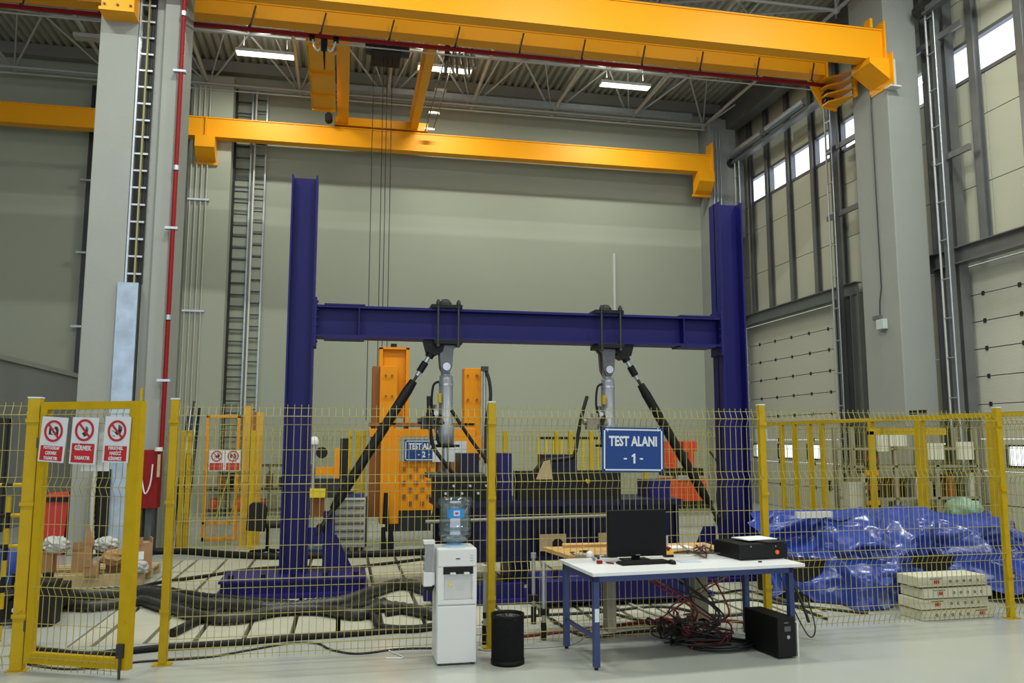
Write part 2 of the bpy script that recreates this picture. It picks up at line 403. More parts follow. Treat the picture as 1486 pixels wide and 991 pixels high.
# lintels, studs and door jambs
def ibeam_y(m, xc, zc, y0, y1, w_=0.2, h=0.3, t=0.02):
    m.box(xc - w_ / 2, y0, zc - h / 2, xc + w_ / 2, y1, zc - h / 2 + t).box(xc - w_ / 2, y0, zc + h / 2 - t, xc + w_ / 2, y1, zc + h / 2).box(xc - t / 2, y0, zc - h / 2, xc + t / 2, y1, zc + h / 2); return m
tag(ibeam_y(MB(), 11.5, 5.24, 16.4, FY).build('lintel_beam', STEEL), 'grey steel lintel beam above the far right door', 'beam')
tag(ibeam_y(MB(), 11.45, 5.26, 7.5, 14.1, 0.24, 0.32).box(11.3, 14.08, 5.1, 11.6, 14.1, 5.42).build('lintel_beam', STEEL), 'grey steel lintel beam with a bracket end above the nearest right door', 'beam')
for k, y in enumerate(STL):
    m = MB().box(11.62, y - 0.07, 5.40, 11.64, y + 0.07, 11.4).box(11.64, y - 0.01, 5.4, 11.71, y + 0.01, 11.4).box(11.71, y - 0.07, 5.4, 11.73, y + 0.07, 11.4)
    tag(m.build('wall_stud', STEEL), ['grey steel stud in the far right corner of the hall', 'grey steel stud second from the far right corner', 'grey steel stud in the middle of the far bay windows', 'grey steel stud just before the tall ladder rack of the far bay', 'grey steel stud just behind the ladder rack of the far bay'][k], 'stud', 'studs over the far right door')
for k, y in enumerate(STR[1:4]):
    m = MB().box(11.58, y - 0.08, 5.43, 11.60, y + 0.08, 11.4).box(11.60, y - 0.01, 5.43, 11.70, y + 0.01, 11.4).box(11.70, y - 0.08, 5.43, 11.72, y + 0.08, 11.4)
    tag(m.build('wall_stud', STEEL), ['wide grey steel stud above the nearest right door', 'grey steel stud at the right picture edge', 'grey steel stud beyond the right picture edge'][k], 'stud', 'studs over the nearest right door')
def steel_col(x, y, z1, label, wd=0.22):
    c = thing('steel_column', label, 'column', (x, y, 0))
    MB().box(x - wd / 2, y - 0.15, 0, x + wd / 2, y - 0.13, z1).box(x - wd / 2, y + 0.13, 0, x + wd / 2, y + 0.15, z1).build('flange', STEEL, c)
    MB().box(x - 0.012, y - 0.13, 0, x + 0.012, y + 0.13, z1).build('web', STEEL, c)
    return c
steel_col(11.55, 13.72, 11.4, 'tall grey steel column right of the concrete column')
steel_col(11.55, 13.36, 11.4, 'tall grey steel column right behind the nearest pale rung rack', 0.2)
steel_col(11.45, 16.95, 5.08, 'short grey steel column under the far door lintel')
steel_col(11.45, 16.35, 5.08, 'short grey steel column tucked behind the concrete column')
tag(MB().box(11.55, 16.5, 0.0, 11.7, 16.8, 5.0).build('jamb_panel', DARKSTEEL), 'dark grey jamb panel between the two short steel columns', 'panel')
# girts
for (y0, y1, z, lb) in ((15.3, 17.2, 7.0, 'dark horizontal wall girt left of the concrete column, halfway up'), (15.3, 17.1, 8.62, 'dark horizontal wall girt beneath the window left of the concrete column'), (12.6, 13.6, 7.15, 'dark horizontal girt right of the concrete column'), (12.6, 13.9, 9.6, 'dark horizontal girt high on the right')):
    tag(MB().box(11.3, y0, z, 11.36, y1, z + 0.12).build('wall_girt', STEEL), lb, 'girt')

# ------------------------------------------------------------------ roof space frame
rt = thing('roof_space_frame', 'grey tubular space frame hanging under the corrugated roof deck', 'roof truss', (0, 18, 11.1))
unit = MB().cyl((0, 0, 0), (0, 0, 1), 1.0, 8)
strut0 = unit.build('strut', TRUSS, None); um = strut0.data; bpy.data.objects.remove(strut0)
def strut(p0, p1, r=0.035, parent=rt, name='strut'):
    p0, p1 = Vector(p0), Vector(p1); d = p1 - p0
    o = bpy.data.objects.new(name, um); C.objects.link(o); o.parent = parent; o.matrix_parent_inverse = parent.matrix_basis.inverted()
    o.matrix_basis = Matrix.Translation(p0) @ d.to_track_quat('Z', 'Y').to_matrix().to_4x4() @ Matrix.Diagonal((r, r, d.length, 1))
    return o
gx = [-8.4 + 2.35 * k for k in range(9)]; gy = [21.9, 18.5, 15.1, 11.7]
BZ, TZ = 11.15, 11.85
for j, y in enumerate(gy):
    for i, x in enumerate(gx):
        if i < 8: strut((x, y, BZ), (gx[i + 1], y, BZ))
        if j < 3: strut((x, y, BZ), (x, gy[j + 1], BZ), 0.045)
        MB().lathe([(0.001, -0.09), (0.06, -0.06), (0.09, 0), (0.06, 0.06), (0.001, 0.09)], (x, y, BZ), 10).build('node', TRUSS, rt)
        if j < 3:
            for sx in (-1, 1):
                for dy in (-0.85, -2.55): 
                    strut((x, y if dy > -1 else gy[j + 1], BZ), (x + sx * 1.175, y - 1.7, TZ), 0.028)
for k in range(8):
    for y in (20.2, 16.8, 13.4):
        if y > 14: strut((gx[k] + 1.175, y, TZ), (gx[k] + 1.175, y - 3.4, TZ), 0.035)
        if k < 7: strut((gx[k] + 1.175, y, TZ), (gx[k + 1] + 1.175, y, TZ), 0.03)
        strut((gx[k], y + 1.7, BZ), (gx[k] + 0.55, y + 0.2, TZ + 0.05), 0.02); strut((gx[k + 1], y + 1.7, BZ), (gx[k + 1] - 0.55, y + 0.2, TZ + 0.05), 0.02)
tag(MB().box(-16, 22.0, 11.62, 11.7, 22.25, 11.93).build('eaves_beam', mat('eaves_grey', (0.20, 0.20, 0.18), 0.6)), 'dark eaves beam along the top of the far wall', 'beam')
tag(MB().box(11.0, 7, 11.0, 11.4, 21.9, 11.9).build('eaves_beam', STEEL), 'dark eaves beam running along the top of the right wall', 'beam')
pc = thing('sprinkler_pipes', 'pair of thin grey pipes running along the far wall below the roof', 'pipe', (0, 21.7, 11.05))
MB().cyl((-16, 21.6, 11.08), (10.3, 21.6, 11.08), 0.035, 8).build('pipe', TRUSS, pc)
MB().cyl((-16, 21.6, 10.92), (10.3, 21.6, 10.92), 0.022, 8).build('pipe', TRUSS, pc)
MB().box(-0.9, 21.3, 11.1, 9.8, 21.45, 11.25).build('duct', GALV, pc)

# ceiling lamps
def lamp(x, y, z, label, lit=True, rz=0.0, power=LAMP_W, L=1.36):
    t = thing('ceiling_lamp', label, 'lamp', (x, y, z), 0, 'ceiling tube lamps')
    h = L / 2
    MB().prism([(y - 0.14, z), (y - 0.10, z + 0.09), (y + 0.10, z + 0.09), (y + 0.14, z)], 'x', x - h, x + h).build('housing', WHITE, t)
    MB().box(x - h + 0.02, y - 0.12, z - 0.012, x + h - 0.02, y + 0.12, z - 0.002).build('diffuser', LAMPGLOW if lit else LAMPOFF, t)
    MB().cyl((x - 0.5, y, z + 0.09), (x - 0.5, y, z + 0.7), 0.008, 6).cyl((x + 0.5, y, z + 0.09), (x + 0.5, y, z + 0.7), 0.008, 6).build('hanger', TRUSS, t)
    if lit: area('tube_light', (x, y, z - 0.03), L - 0.1, 0.2, power); area('deck_fill_uplight', (x, y, z + 0.2), L - 0.1, 0.1, power * 0.12, rot=(PI, 0, 0))  # upward area light is added to brighten the roof deck
    return t
lamp(-2.04, 19.5, 11.0, 'lit white tube lamp left of the crane bridge')
lamp(2.30, 19.4, 11.0, 'lit white tube lamp half hidden by the right crane girder')
lamp(7.05, 19.4, 11.0, 'lit white tube lamp right of the crane bridge, over the far wall')
lamp(-5.6, 19.5, 11.0, 'unlit tube lamp at top left beyond the concrete column', lit=False)
lamp(9.3, 17.6, 11.0, 'small lit lamp seen end on beneath the front girder', L=0.5, power=20)
for i, (x, y) in enumerate(((-6, 9.5), (-1, 9.5), (4, 9.5), (9, 9.5), (-4, 3), (3, 3), (9, 3))):  # lamps out of view, added to light the near girders and foreground
    lamp(x, y, 11.3, 'added tube lamp out of view above the camera, lighting the near girders', power=NEAR_W)
    bpy.context.scene.collection.objects[-1]

# ------------------------------------------------------------------ concrete columns
ca = thing('concrete_column', 'broad pale concrete column at left beside the cable ladder', 'column', (-3.8, 14.6, 0))
MB().box(-4.12, 14.0, 0, -3.53, 15.2, 11.9).build('shaft', CONC, ca, bevel=0.015)
cb = thing('concrete_column', 'narrow pale concrete column at left behind the red fire pipe', 'column', (-3.0, 14.6, 0))
MB().box(-3.12, 14.0, 0, -2.88, 15.2, 11.9).build('shaft', CONC, cb, bevel=0.015)
MB().box(-3.27, 14.12, 0, -3.12, 15.2, 11.9).build('rebate', CONC, cb)
cc = thing('concrete_column', 'massive pale concrete column at right with a junction box on its side', 'column', (10.8, 14.5, 0))
MB().box(10.47, 13.68, 0, 11.2, 14.8, 11.9).build('shaft', CONC, cc, bevel=0.02)
cf = thing('concrete_column', 'greenish concrete column on the far wall carrying vertical conduits', 'column', (-3.5, 21.9, 0))
MB().box(-4.05, 21.62, 0, -3.02, FY, 11.3).build('shaft', FARW, cf)
for k in range(4):
    x = -3.98 + 0.13 * k
    m = MB().cyl((x, 21.58, 0.5), (x, 21.58, 11), 0.022, 8).build('conduit', BEIGE, cf)
MB().box(-4.03, 21.54, 5.0, -3.5, 21.6, 5.05).box(-4.03, 21.54, 7.9, -3.5, 21.6, 7.95).build('clamp', GALV, cf)
cr = thing('concrete_column', 'pale concrete corner column behind the right blue post', 'column', (10.8, 21.9, 0))
MB().box(10.42, 21.62, 0, 11.3, FY, 11.3).build('shaft', CONC, cr)
for k in range(3): MB().cyl((10.55 + k * 0.11, 21.58, 4), (10.55 + k * 0.11, 21.58, 11), 0.02, 8).build('conduit', GALV, cr)
MB().box(-6.0, 21.95, 0, -5.7, FY, 1).build('shaft', FARW, cf) if False else None
# dark channel and pipes on far wall, left
t = thing('downpipe', 'dark vertical channel with clamps on the far wall at left', 'pipe', (-6.4, 22.2, 3.3))
MB().box(-6.62, 22.15, 3.42, -6.42, FY, 11.0).build('channel', DARKSTEEL, t)
MB().cyl((-6.38, 22.17, 3.42), (-6.38, 22.17, 11.0), 0.035, 8).build('pipe', GREYP, t)
for z in (4.6, 6.5, 8.4): MB().box(-6.75, 22.1, z, -6.25, 22.16, z + 0.05).build('clamp', GALV, t)

# ------------------------------------------------------------------ cable ladders
t = thing('cable_ladder', 'galvanised cable ladder full of black cables between the left concrete columns', 'cable ladder', (-3.4, 14.1, 4.3))
MB().box(-3.52, 14.02, 4.3, -3.49, 14.12, 11.5).build('side_rail', GALV, t)
MB().box(-3.39, 14.02, 4.3, -3.365, 14.12, 11.5).build('side_rail', mat('dull_yellow', (0.26, 0.24, 0.12), 0.6), t, label='yellowish inner rail')
z = 4.45
while z < 11: MB().box(-3.50, 14.04, z, -3.28, 14.06, z + 0.03).build('rung', GALV, t); z += 0.29
m = MB()
for k in range(5): m.cyl((-3.36 + 0.02 * k, 14.10 + 0.01 * (k % 2), 4.3), (-3.36 + 0.02 * k, 14.10 + 0.01 * (k % 2), 11.5), 0.014, 6)
m.build('cable_bundle', CABLEB, t, kind='stuff')
t = thing('cable_cover', 'shiny galvanised sheet cover below the left cable ladder', 'cover', (-3.45, 14.0, 0.06))
MB().box(-3.60, 13.94, 2.30, -3.29, 13.99, 4.30).build('cover_sheet', mat('mottled_zinc', (0.33, 0.40, 0.50), 0.42, 0.5, noise_amt=0.45, noise_scale=4.5), t)
MB().box(-3.61, 13.93, 0.06, -3.28, 13.985, 2.28).build('cover_sheet', mat('mottled_zinc', (0.33, 0.40, 0.50), 0.42, 0.5, noise_amt=0.45, noise_scale=4.5), t)
MB().box(-3.52, 13.99, 0.06, -3.28, 14.1, 4.28).build('duct_body', DARKSTEEL, t)

t = thing('wall_cable_ladder', 'tall rung ladder with black cable edge fixed to the far wall', 'cable ladder', (-2.8, 22.1, 0.5))
x0 = -3.02
MB().box(x0, 22.05, 0.4, x0 + 0.05, 22.2, 11.2).build('side_rail', CABLEB, t, label='thick black cable along the left rail')
MB().box(x0 - 0.06, 22.1, 0.4, x0 - 0.03, 22.2, 11.2).box(x0 + 0.42, 22.1, 0.4, x0 + 0.46, 22.2, 11.2).build('side_rail', GALV, t)
z = 0.6
while z < 11.1:
    MB().box(x0, 22.12, z, x0 + 0.44, 22.15, z + 0.035).build('rung', DARKSTEEL, t); z += 0.31
t2 = thing('wall_cable_ladder', 'slimmer pale rung ladder on the far wall beside the black-edged one', 'cable ladder', (-2.4, 22.1, 0.5))
MB().box(x0 + 0.52, 22.05, 0.4, x0 + 0.56, 22.2, 11.2).build('side_rail', WHITE, t2)
MB().box(x0 + 0.80, 22.1, 0.4, x0 + 0.84, 22.2, 11.2).build('side_rail', GALV, t2)
z = 0.7
while z < 11.1:
    MB().box(x0 + 0.56, 22.12, z, x0 + 0.80, 22.15, z + 0.03).build('rung', DARKSTEEL, t2); z += 0.31
def rack(x, y, z0, z1, label, wd=0.22, step=0.75):
    t = thing('ladder_rack', label, 'ladder rack', (x, y, z0))
    MB().cyl((x, y - wd / 2, z0), (x, y - wd / 2, z1), 0.018, 8).build('side_rail', GALV, t)
    MB().cyl((x, y + wd / 2, z0), (x, y + wd / 2, z1), 0.022, 8).build('side_rail', mat('rail_pale', (0.42, 0.43, 0.44), 0.4, 0.3), t)
    MB().box(x + 0.08, y - 0.02, z0, x + 0.2, y + 0.1, z1).build('back_channel', STEEL, t)
    z = z0 + 0.3
    while z < z1: MB().box(x - 0.015, y - wd / 2, z, x + 0.015, y + wd / 2, z + 0.022).build('rung', GALV, t); z += step
    return t
rack(11.15, 16.75, 0, 9.95, 'tall pale rung rack in front of the far door edge')
rack(11.15, 13.22, 0, 10.2, 'tall pale rung rack in front of the nearest right door edge')
rack(11.1, 21.2, 7.6, 10.1, 'short pale rung rack in the far right corner above the blue post', 0.25)
rack(10.95, 20.0, 0, 9.9, 'thin grey pole rack right of the right blue post', 0.12, 1.5) if False else None

# infrared heaters and pipe below roof on right wall
t = thing('heater_beam', 'grey steel beam slung along the right wall carrying two heaters', 'beam', (11.15, 19.2, 9.95))
MB().box(11.05, 16.5, 9.86, 11.22, 21.6, 9.96).build('beam_body', STEEL, t)
MB().cyl((11.13, 21.75, 9.95), (11.13, 21.45, 9.95), 0.14, 12).build('motor', DARKSTEEL, t)
MB().cyl((11.13, 16.6, 10.1), (11.13, 16.3, 10.1), 0.14, 12).build('motor', DARKSTEEL, t)
for (y0, y1, lb) in ((19.5, 21.3, 'long shiny tubular heater further from the camera on the right wall beam'), (17.4, 19.25, 'long shiny tubular heater nearer the camera on the right wall beam')):
    h = thing('tubular_heater', lb, 'heater', (11.0, (y0 + y1) / 2, 10.05))
    MB().cyl((10.98, y0, 10.10), (10.98, y1, 10.10), 0.085, 14).build('tube', GALV, h)
    MB().box(10.93, y0, 9.97, 11.03, y1, 10.02).build('reflector', mat('reflector_blue', (0.25, 0.32, 0.42), 0.25, 0.8), h)
t = thing('heater_beam', 'grey beam with a motor at the top right edge above the nearest door', 'beam', (11.15, 12, 10.3))
MB().box(11.05, 9, 10.15, 11.22, 13.3, 10.27).build('beam_body', STEEL, t)
MB().cyl((11.13, 13.5, 10.3), (11.13, 13.2, 10.3), 0.14, 12).build('motor', DARKSTEEL, t)

# ------------------------------------------------------------------ crane runways
def ibeam_x(x0, x1, y0, y1, z0, z1, t=0.03, box=True):
    m = MB(); m.box(x0, y0, z0, x1, y1, z0 + t).box(x0, y0, z1 - t, x1, y1, z1)
    m.box(x0, y0 + 0.02, z0 + t, x1, y1 - 0.02, z1 - t); return m
t = thing('crane_girder', 'large bright orange crane girder nearest the camera across the top', 'girder', (0, 13.8, 9.28))
ibeam_x(-15, 10.41, 13.65, 13.95, 9.31, 9.96).build('box_girder', ORANGE, t)
MB().box(-15, 13.77, 9.96, 10.30, 13.83, 10.0).build('rail', DARKSTEEL, t)
MB().box(10.41, 13.60, 9.2, 10.45, 13.98, 10.12).build('end_plate', ORANGE, t)
MB().box(10.18, 13.7, 10.0, 10.24, 13.9, 10.2).build('buffer', ORANGE, t)
# haunched bracket on right column
br = MB()
P = [(10.02, 9.30), (10.45, 9.30), (10.45, 8.87), (10.02, 9.18)]
br.prism(P, 'y', 13.55, 14.15)
t = thing('girder_bracket', 'orange tapered bracket holding the near girder on the right concrete column', 'bracket', (10.2, 13.8, 8.9))
br.build('haunch', ORANGE, t)
MB().box(10.45, 13.45, 8.74, 10.47, 14.2, 9.4).build('root_plate', ORANGE, t)
MB().box(10.42, 13.5, 8.71, 10.66, 13.675, 8.74).box(10.48, 13.64, 8.74, 10.66, 13.675, 9.35).build('clamp_plate', WHITE, t)
t = thing('crane_girder', 'orange crane girder behind the concrete columns, above the red rail', 'girder', (0, 15.5, 9.56))
ibeam_x(-15, 10.30, 15.40, 15.72, 9.78, 10.10).build('box_girder', ORANGE, t)
MB().box(-15, 15.53, 10.10, 10.2, 15.59, 10.13).build('rail', DARKSTEEL, t)
MB().box(10.26, 15.36, 9.7, 10.31, 15.75, 10.18).build('end_plate', ORANGE, t)
t = thing('girder_bracket', 'orange fan-shaped bracket with stacked gusset plates on the right column', 'bracket', (10.2, 15.1, 9.2))
for k in range(4):
    z = 9.50 - 0.17 * k; dx = 0.0 + 0.03 * k
    MB().prism([(10.40, 14.55), (10.40, 15.3), (9.95 + dx, 15.25), (9.95 + dx, 15.0)], 'z', z - 0.02, z + 0.012).build('gusset_plate', ORANGE, t)
MB().prism([(9.98, 9.56), (10.4, 9.56), (10.4, 8.9), (10.07, 8.95)], 'y', 15.25, 15.29).build('rib_plate', ORANGE, t)
MB().box(10.36, 14.5, 8.92, 10.40, 14.6, 9.55).build('rib_plate', ORANGE, t)
MB().prism([(9.75, 9.56), (9.98, 9.6), (10.05, 9.0), (9.9, 9.25)], 'y', 15.25, 15.32).build('rib_plate', ORANGE, t)
t = thing('girder_bracket', 'orange box bracket at the top of the left concrete column', 'bracket', (-3.8, 13.8, 8.8))
MB().box(-4.03, 13.66, 8.80, -3.53, 14.0, 9.30).build('bracket_box', ORANGE, t)
MB().box(-4.06, 13.63, 8.75, -3.52, 14.0, 8.80).build('base_plate', ORANGE, t)
for k in range(3): MB().cyl((-3.98 + 0.2 * k, 13.63, 8.86), (-3.98 + 0.2 * k, 13.66, 8.86), 0.02, 6).build('bolt', DARKSTEEL, t)
t = thing('crane_girder', 'long orange crane girder running in front of the far wall', 'girder', (0, 21.4, 9.55))
ibeam_x(-15, 10.40, 21.3, 21.6, 9.53, 10.05).build('box_girder', ORANGE, t)
MB().box(-15, 21.42, 10.05, 10.3, 21.48, 10.09).build('rail', DARKSTEEL, t)
MB().box(10.34, 21.26, 9.5, 10.40, 21.62, 10.4).build('end_plate', ORANGE, t)
for x in (-3.62, ): MB().box(x - 0.02, 21.27, 9.55, x + 0.02, 21.3, 10.05).build('stiffener', ORANGE, t)
for (x, lb) in ((-3.62, 'small orange bracket below the far girder at the conduit column'), (10.15, 'small orange bracket at the right end of the far girder')):
    t = thing('girder_bracket', lb, 'bracket', (x, 21.5, 9))
    wd = 0.24
    MB().prism([(21.2, 9.52), (21.64, 9.52), (21.64, 8.92), (21.42, 9.0), (21.2, 9.22)], 'x', x - wd, x + wd).build('haunch', ORANGE, t)
    MB().box(x - wd - 0.04, 21.56, 8.86, x + wd + 0.04, 21.64, 8.93).build('base_plate', ORANGE, t)

# crane bridge
t = thing('crane_bridge', 'orange overhead crane bridge spanning between the runways', 'crane', (0.8, 18.5, 10.1))
MB().box(-0.40, 21.28, 10.10, 2.08, 21.62, 10.32).build('end_carriage', ORANGE, t)
MB().box(-0.40, 15.42, 10.14, 2.08, 15.7, 10.34).build('end_carriage', ORANGE, t)
MB().box(-0.32, 15.5, 10.14, -0.04, 21.5, 10.66).build('bridge_girder', ORANGE, t)
MB().box(1.60, 15.5, 10.14, 1.80, 21.5, 10.66).build('bridge_girder', ORANGE, t)
MB().box(-0.92, 15.7, 10.0, -0.36, 20.1, 10.04).box(-0.94, 15.7, 10.0, -0.91, 20.1, 10.25).build('walkway', ORANGE, t)
for y in (16.6, 18.0, 19.2, 20.05): MB().box(-0.92, y, 9.94, -0.36, y + 0.05, 10.0).build('walkway_rib', ORANGE, t)
MB().cyl((-0.55, 21.0, 10.2), (-0.55, 21.3, 10.2), 0.1, 12).cyl((-0.55, 21.1, 10.28), (-0.55, 21.1, 10.42), 0.05, 8).build('drive_motor', BLACK, t)
MB().cyl((1.98, 16.0, 10.0), (1.98, 21.0, 10.0), 0.014, 6).cyl((2.18, 16.0, 10.0), (2.18, 20.8, 10.0), 0.014, 6).build('festoon_rail', DARKSTEEL, t)
for y in (16.8, 18.4, 19.8, 20.9): MB().box(1.95, y, 10.0, 2.22, y + 0.08, 10.05).build('festoon_bracket', WHITE, t)
m = MB()
for (x, dx) in ((-0.75, 0.22), (-0.3, -0.22)):
    pts = [(x + dx * k / 6, 15.25, 9.42 - 0.25 * math.sin(PI * k / 6)) for k in range(7)]; m.tube(pts, 0.02, 6)
[None]; m.build('collector_cable', WHITE, t)
MB().cbox((-0.52, 15.25, 9.3), (0.12, 0.12, 0.2)).cyl((-0.52, 15.25, 9.2), (-0.5, 15.25, 8.8), 0.03, 8, 0.01).cbox((-0.75, 15.25, 9.42), (0.1, 0.1, 0.08)).cbox((-0.3, 15.25, 9.42), (0.1, 0.1, 0.08)).build('collector', BLACK, t)
t = thing('hoist_trolley', 'dark hoist trolley hung between the crane bridge girders', 'hoist', (0.8, 18, 10.4))
MB().box(0.45, 17.6, 10.45, 1.1, 18.4, 10.6).build('trolley_frame', BLACK, t)
MB().cyl((0.3, 18, 10.66), (1.3, 18, 10.66), 0.13, 14).build('rope_drum', DARKSTEEL, t)
t = thing('festoon_bundle', 'looped grey festoon cables hanging beside the right bridge girder', 'cable', (2.1, 16.4, 9.8))
for k in range(5):
    x = 1.98 + 0.13 * k; L = 0.35 + 0.2 * (k % 2)
    pts = [(x, 16.2, 10.0), (x - 0.02, 16.25, 10.0 - L * 0.8), (x + 0.05, 16.35, 10.0 - L), (x + 0.1, 16.45, 10.0 - L * 0.8), (x + 0.08, 16.5, 10.0)]
    MB().tube(catmull(pts, 4), 0.03, 6).build('cable_loop', GREYP, t)
MB().cyl((1.96, 16.1, 9.95), (1.92, 16.1, 9.3), 0.06, 8, 0.03).build('pendant_plug', DARKSTEEL, t)
MB().cyl((1.92, 16.1, 9.3), (1.8, 17.2, 9.6), 0.012, 6).build('cable', DARKSTEEL, t)
for (x, lb) in ((0.50, 'leftmost of the four thin hoist ropes'), (0.72, 'second from the left of the four thin hoist ropes'), (0.81, 'third from the left of the four thin hoist ropes'), (0.92, 'rightmost of the four thin hoist ropes')):
    tag(MB().cyl((x, 18, 2.2 if x < 0.6 else 2.8), (x, 18, 10.46), 0.010, 6).build('hoist_rope', DARKSTEEL), lb, 'rope', 'hoist ropes')

# red conductor rail with hangers
t = thing('conductor_rail', 'red conductor rail hung below the girder across the hall', 'rail', (2, 15.25, 9.4))
MB().box(-9, 15.2, 9.42, 10.15, 15.26, 9.485).build('rail_body', RED, t)
MB().box(-9, 15.31, 9.36, 9.9, 15.33, 9.38).build('rail_body', TRUSS, t, label='thin pale rail behind the red one')
for k in range(14):
    x = -7.1 + 1.3 * k
    MB().box(x - 0.02, 15.18, 9.485, x + 0.02, 15.4, 9.51).cyl((x, 15.25, 9.48), (x + 0.10, 15.25, 9.95), 0.018, 6).build('hanger', DARKSTEEL, t)
MB().cyl((10.1, 15.2, 9.33), (10.3, 15.2, 9.33), 0.1, 12).cbox((10.15, 15.2, 9.15), (0.2, 0.16, 0.2)).build('end_feed', DARKSTEEL, t)

# red fire pipe + cabinet
fp = thing('fire_pipe', 'vertical red fire pipe beside the left concrete columns', 'pipe', (-2.83, 13.9, 1.6))
MB().tube([(-2.80, 13.9, 11.5), (-2.80, 13.9, 1.62)], 0.036, 10).build('pipe', RED, fp)
for z in (2.7, 5.2, 7.9): MB().box(-2.92, 13.86, z, -2.72, 13.96, z + 0.04).cyl((-2.80, 13.9, z + 1.0), (-2.80, 13.9, z + 1.08), 0.055, 10).build('clamp', GALV, fp)
t = thing('fire_cabinet', 'red fire hose cabinet at the foot of the fire pipe', 'cabinet', (-2.9, 13.8, 0.7))
MB().box(-3.04, 13.70, 0.72, -2.79, 13.98, 1.62).build('cabinet_body', mat('cabinet_red', (0.20, 0.006, 0.007), 0.5, spec=0.2), t, bevel=0.01)
MB().cyl((-2.80, 13.7, 1.60), (-2.80, 13.7, 1.66), 0.06, 10).build('pipe_collar', WHITE, t)
MB().tube(catmull([(-3.02, 13.66, 1.2), (-2.95, 13.62, 0.95), (-2.88, 13.62, 1.1), (-2.86, 13.62, 1.4)], 5), 0.012, 6).build('hose', WHITE, t)
MB().box(-2.80, 13.65, 1.2, -2.76, 13.68, 1.55).build('notice_strip', PALLET, t)
MB().box(-3.04, 13.75, 0, -3.0, 13.95, 0.72).box(-2.86, 13.75, 0, -2.82, 13.95, 0.72).build('stand', DARKSTEEL, t)
t = thing('stacked_pipes', 'bundle of dark and galvanised pipes leaning beside the fire pipe', 'pipe', (-2.6, 14, 0))
for k in range(5):
    MB().cyl((-2.66 + 0.05 * k, 14.3, 0.0), (-2.60 + 0.045 * k, 14.9, 2.2 + 0.12 * (k % 3)), 0.022, 8).build('pipe', [BLACK, GALV, DARKSTEEL, GALV, BLACK][k], t)

# box on right column with conduit
t = thing('junction_box', 'pale junction box with conduit on the right concrete column', 'junction box', (10.35, 14.15, 4.1))
MB().box(10.36, 14.05, 3.95, 10.465, 14.28, 4.15).build('box_body', mat('box_mint', (0.45, 0.52, 0.50), 0.4), t, bevel=0.01)
MB().box(10.38, 14.2, 4.16, 10.465, 14.4, 4.24).build('bracket', STEEL, t)
MB().tube([(10.45, 14.17, 8.8), (10.45, 14.17, 4.8), (10.42, 14.2, 4.5), (10.42, 14.22, 4.2)], 0.012, 6).build('conduit', DARKSTEEL, t)
# white rod on far wall
tag(MB().box(7.62, 22.24, 5.3, 7.68, 22.3, 7.2).build('white_batten', WHITE), 'thin white vertical batten on the far wall above the right actuator', 'batten')

# ------------------------------------------------------------------ BLUE reaction frame
YF = 10.4
fr = thing('reaction_frame', 'deep blue steel portal frame of two posts and a cross beam', 'test frame', (2.4, YF, 0))
def hpost(x0, x1, y0, y1, z0, z1, t=0.022):
    m = MB().box(x0, y0, z0, x0 + t, y1, z1).box(x1 - t, y0, z0, x1, y1, z1).box(x0, (y0 + y1) / 2 - 0.01, z0, x1, (y0 + y1) / 2 + 0.01, z1); return m
LX0, LX1, RX0, RX1 = -0.695, -0.375, 5.07, 5.42
hpost(LX0, LX1, YF - 0.15, YF + 0.17, 0.12, 5.08).build('post', BLUE, fr)
hpost(RX0, RX1, YF - 0.15, YF + 0.17, 0.12, 5.08).build('post', BLUE, fr)
BZ0, BZ1 = 3.035, 3.435
MB().box(LX1 + 0.03, YF - 0.15, BZ0, RX0 - 0.03, YF + 0.15, BZ0 + 0.03).box(LX1 + 0.03, YF - 0.15, BZ1 - 0.03, RX0 - 0.03, YF + 0.15, BZ1).box(LX1 + 0.03, YF - 0.012, BZ0 + 0.03, RX0 - 0.03, YF + 0.012, BZ1 - 0.03).build('cross_beam', BLUE, fr)
for x in (LX1 + 0.0, RX0 - 0.03):
    ep = MB().box(x, YF - 0.17, BZ0 - 0.12, x + 0.03, YF + 0.17, BZ1 + 0.09).build('end_plate', BLUE, fr)
    for k in range(6):
        z = BZ0 - 0.06 + k * 0.1
        MB().cyl((x - 0.015, YF - 0.14, z), (x + 0.05, YF - 0.14, z), 0.014, 6).build('bolt', NAVY, ep)
for x in (LX1 + 0.12, RX0 - 0.62):
    MB().box(x, YF - 0.16, BZ1, x + 0.5, YF + 0.16, BZ1 + 0.018).box(x, YF - 0.16, BZ0 - 0.018, x + 0.5, YF + 0.16, BZ0).build('splice_plate', BLUE, fr)
    MB().box(x + (0.42 if x < 1 else 0.05), YF - 0.15, BZ0 + 0.03, x + (0.435 if x < 1 else 0.065), YF - 0.01, BZ1 - 0.03).build('web_stiffener', BLUE, fr)
def base(xc, sgn):
    b = MB().box(xc - 0.85, 9.72, 0.0, xc + 0.85, 11.1, 0.04)
    b.build('base_plate', BLUE, fr)
    MB().box(xc - 0.80, 9.90, 0.04, xc + 0.80, 9.94, 0.16).box(xc - 0.80, 10.6, 0.04, xc + 0.80, 10.64, 0.16).box(xc - 0.82, 9.86, 0.16, xc + 0.82, 10.7, 0.185).build('base_beam', BLUE, fr)
    MB().prism([(xc + sgn * 0.30, 0.22), (xc + sgn * 0.66, 0.22), (xc + sgn * 0.46, 0.62), (xc + sgn * 0.30, 0.62)], 'y', YF - 0.02, YF + 0.02).build('gusset', BLUE, fr)
    for k in range(5):
        x = xc - 0.7 + 0.35 * k
        MB().cyl((x, 9.98, 0.185), (x, 9.98, 0.24), 0.035, 6).build('anchor_bolt', NAVY, fr)
base(-0.5, 1); base(5.24, -1)
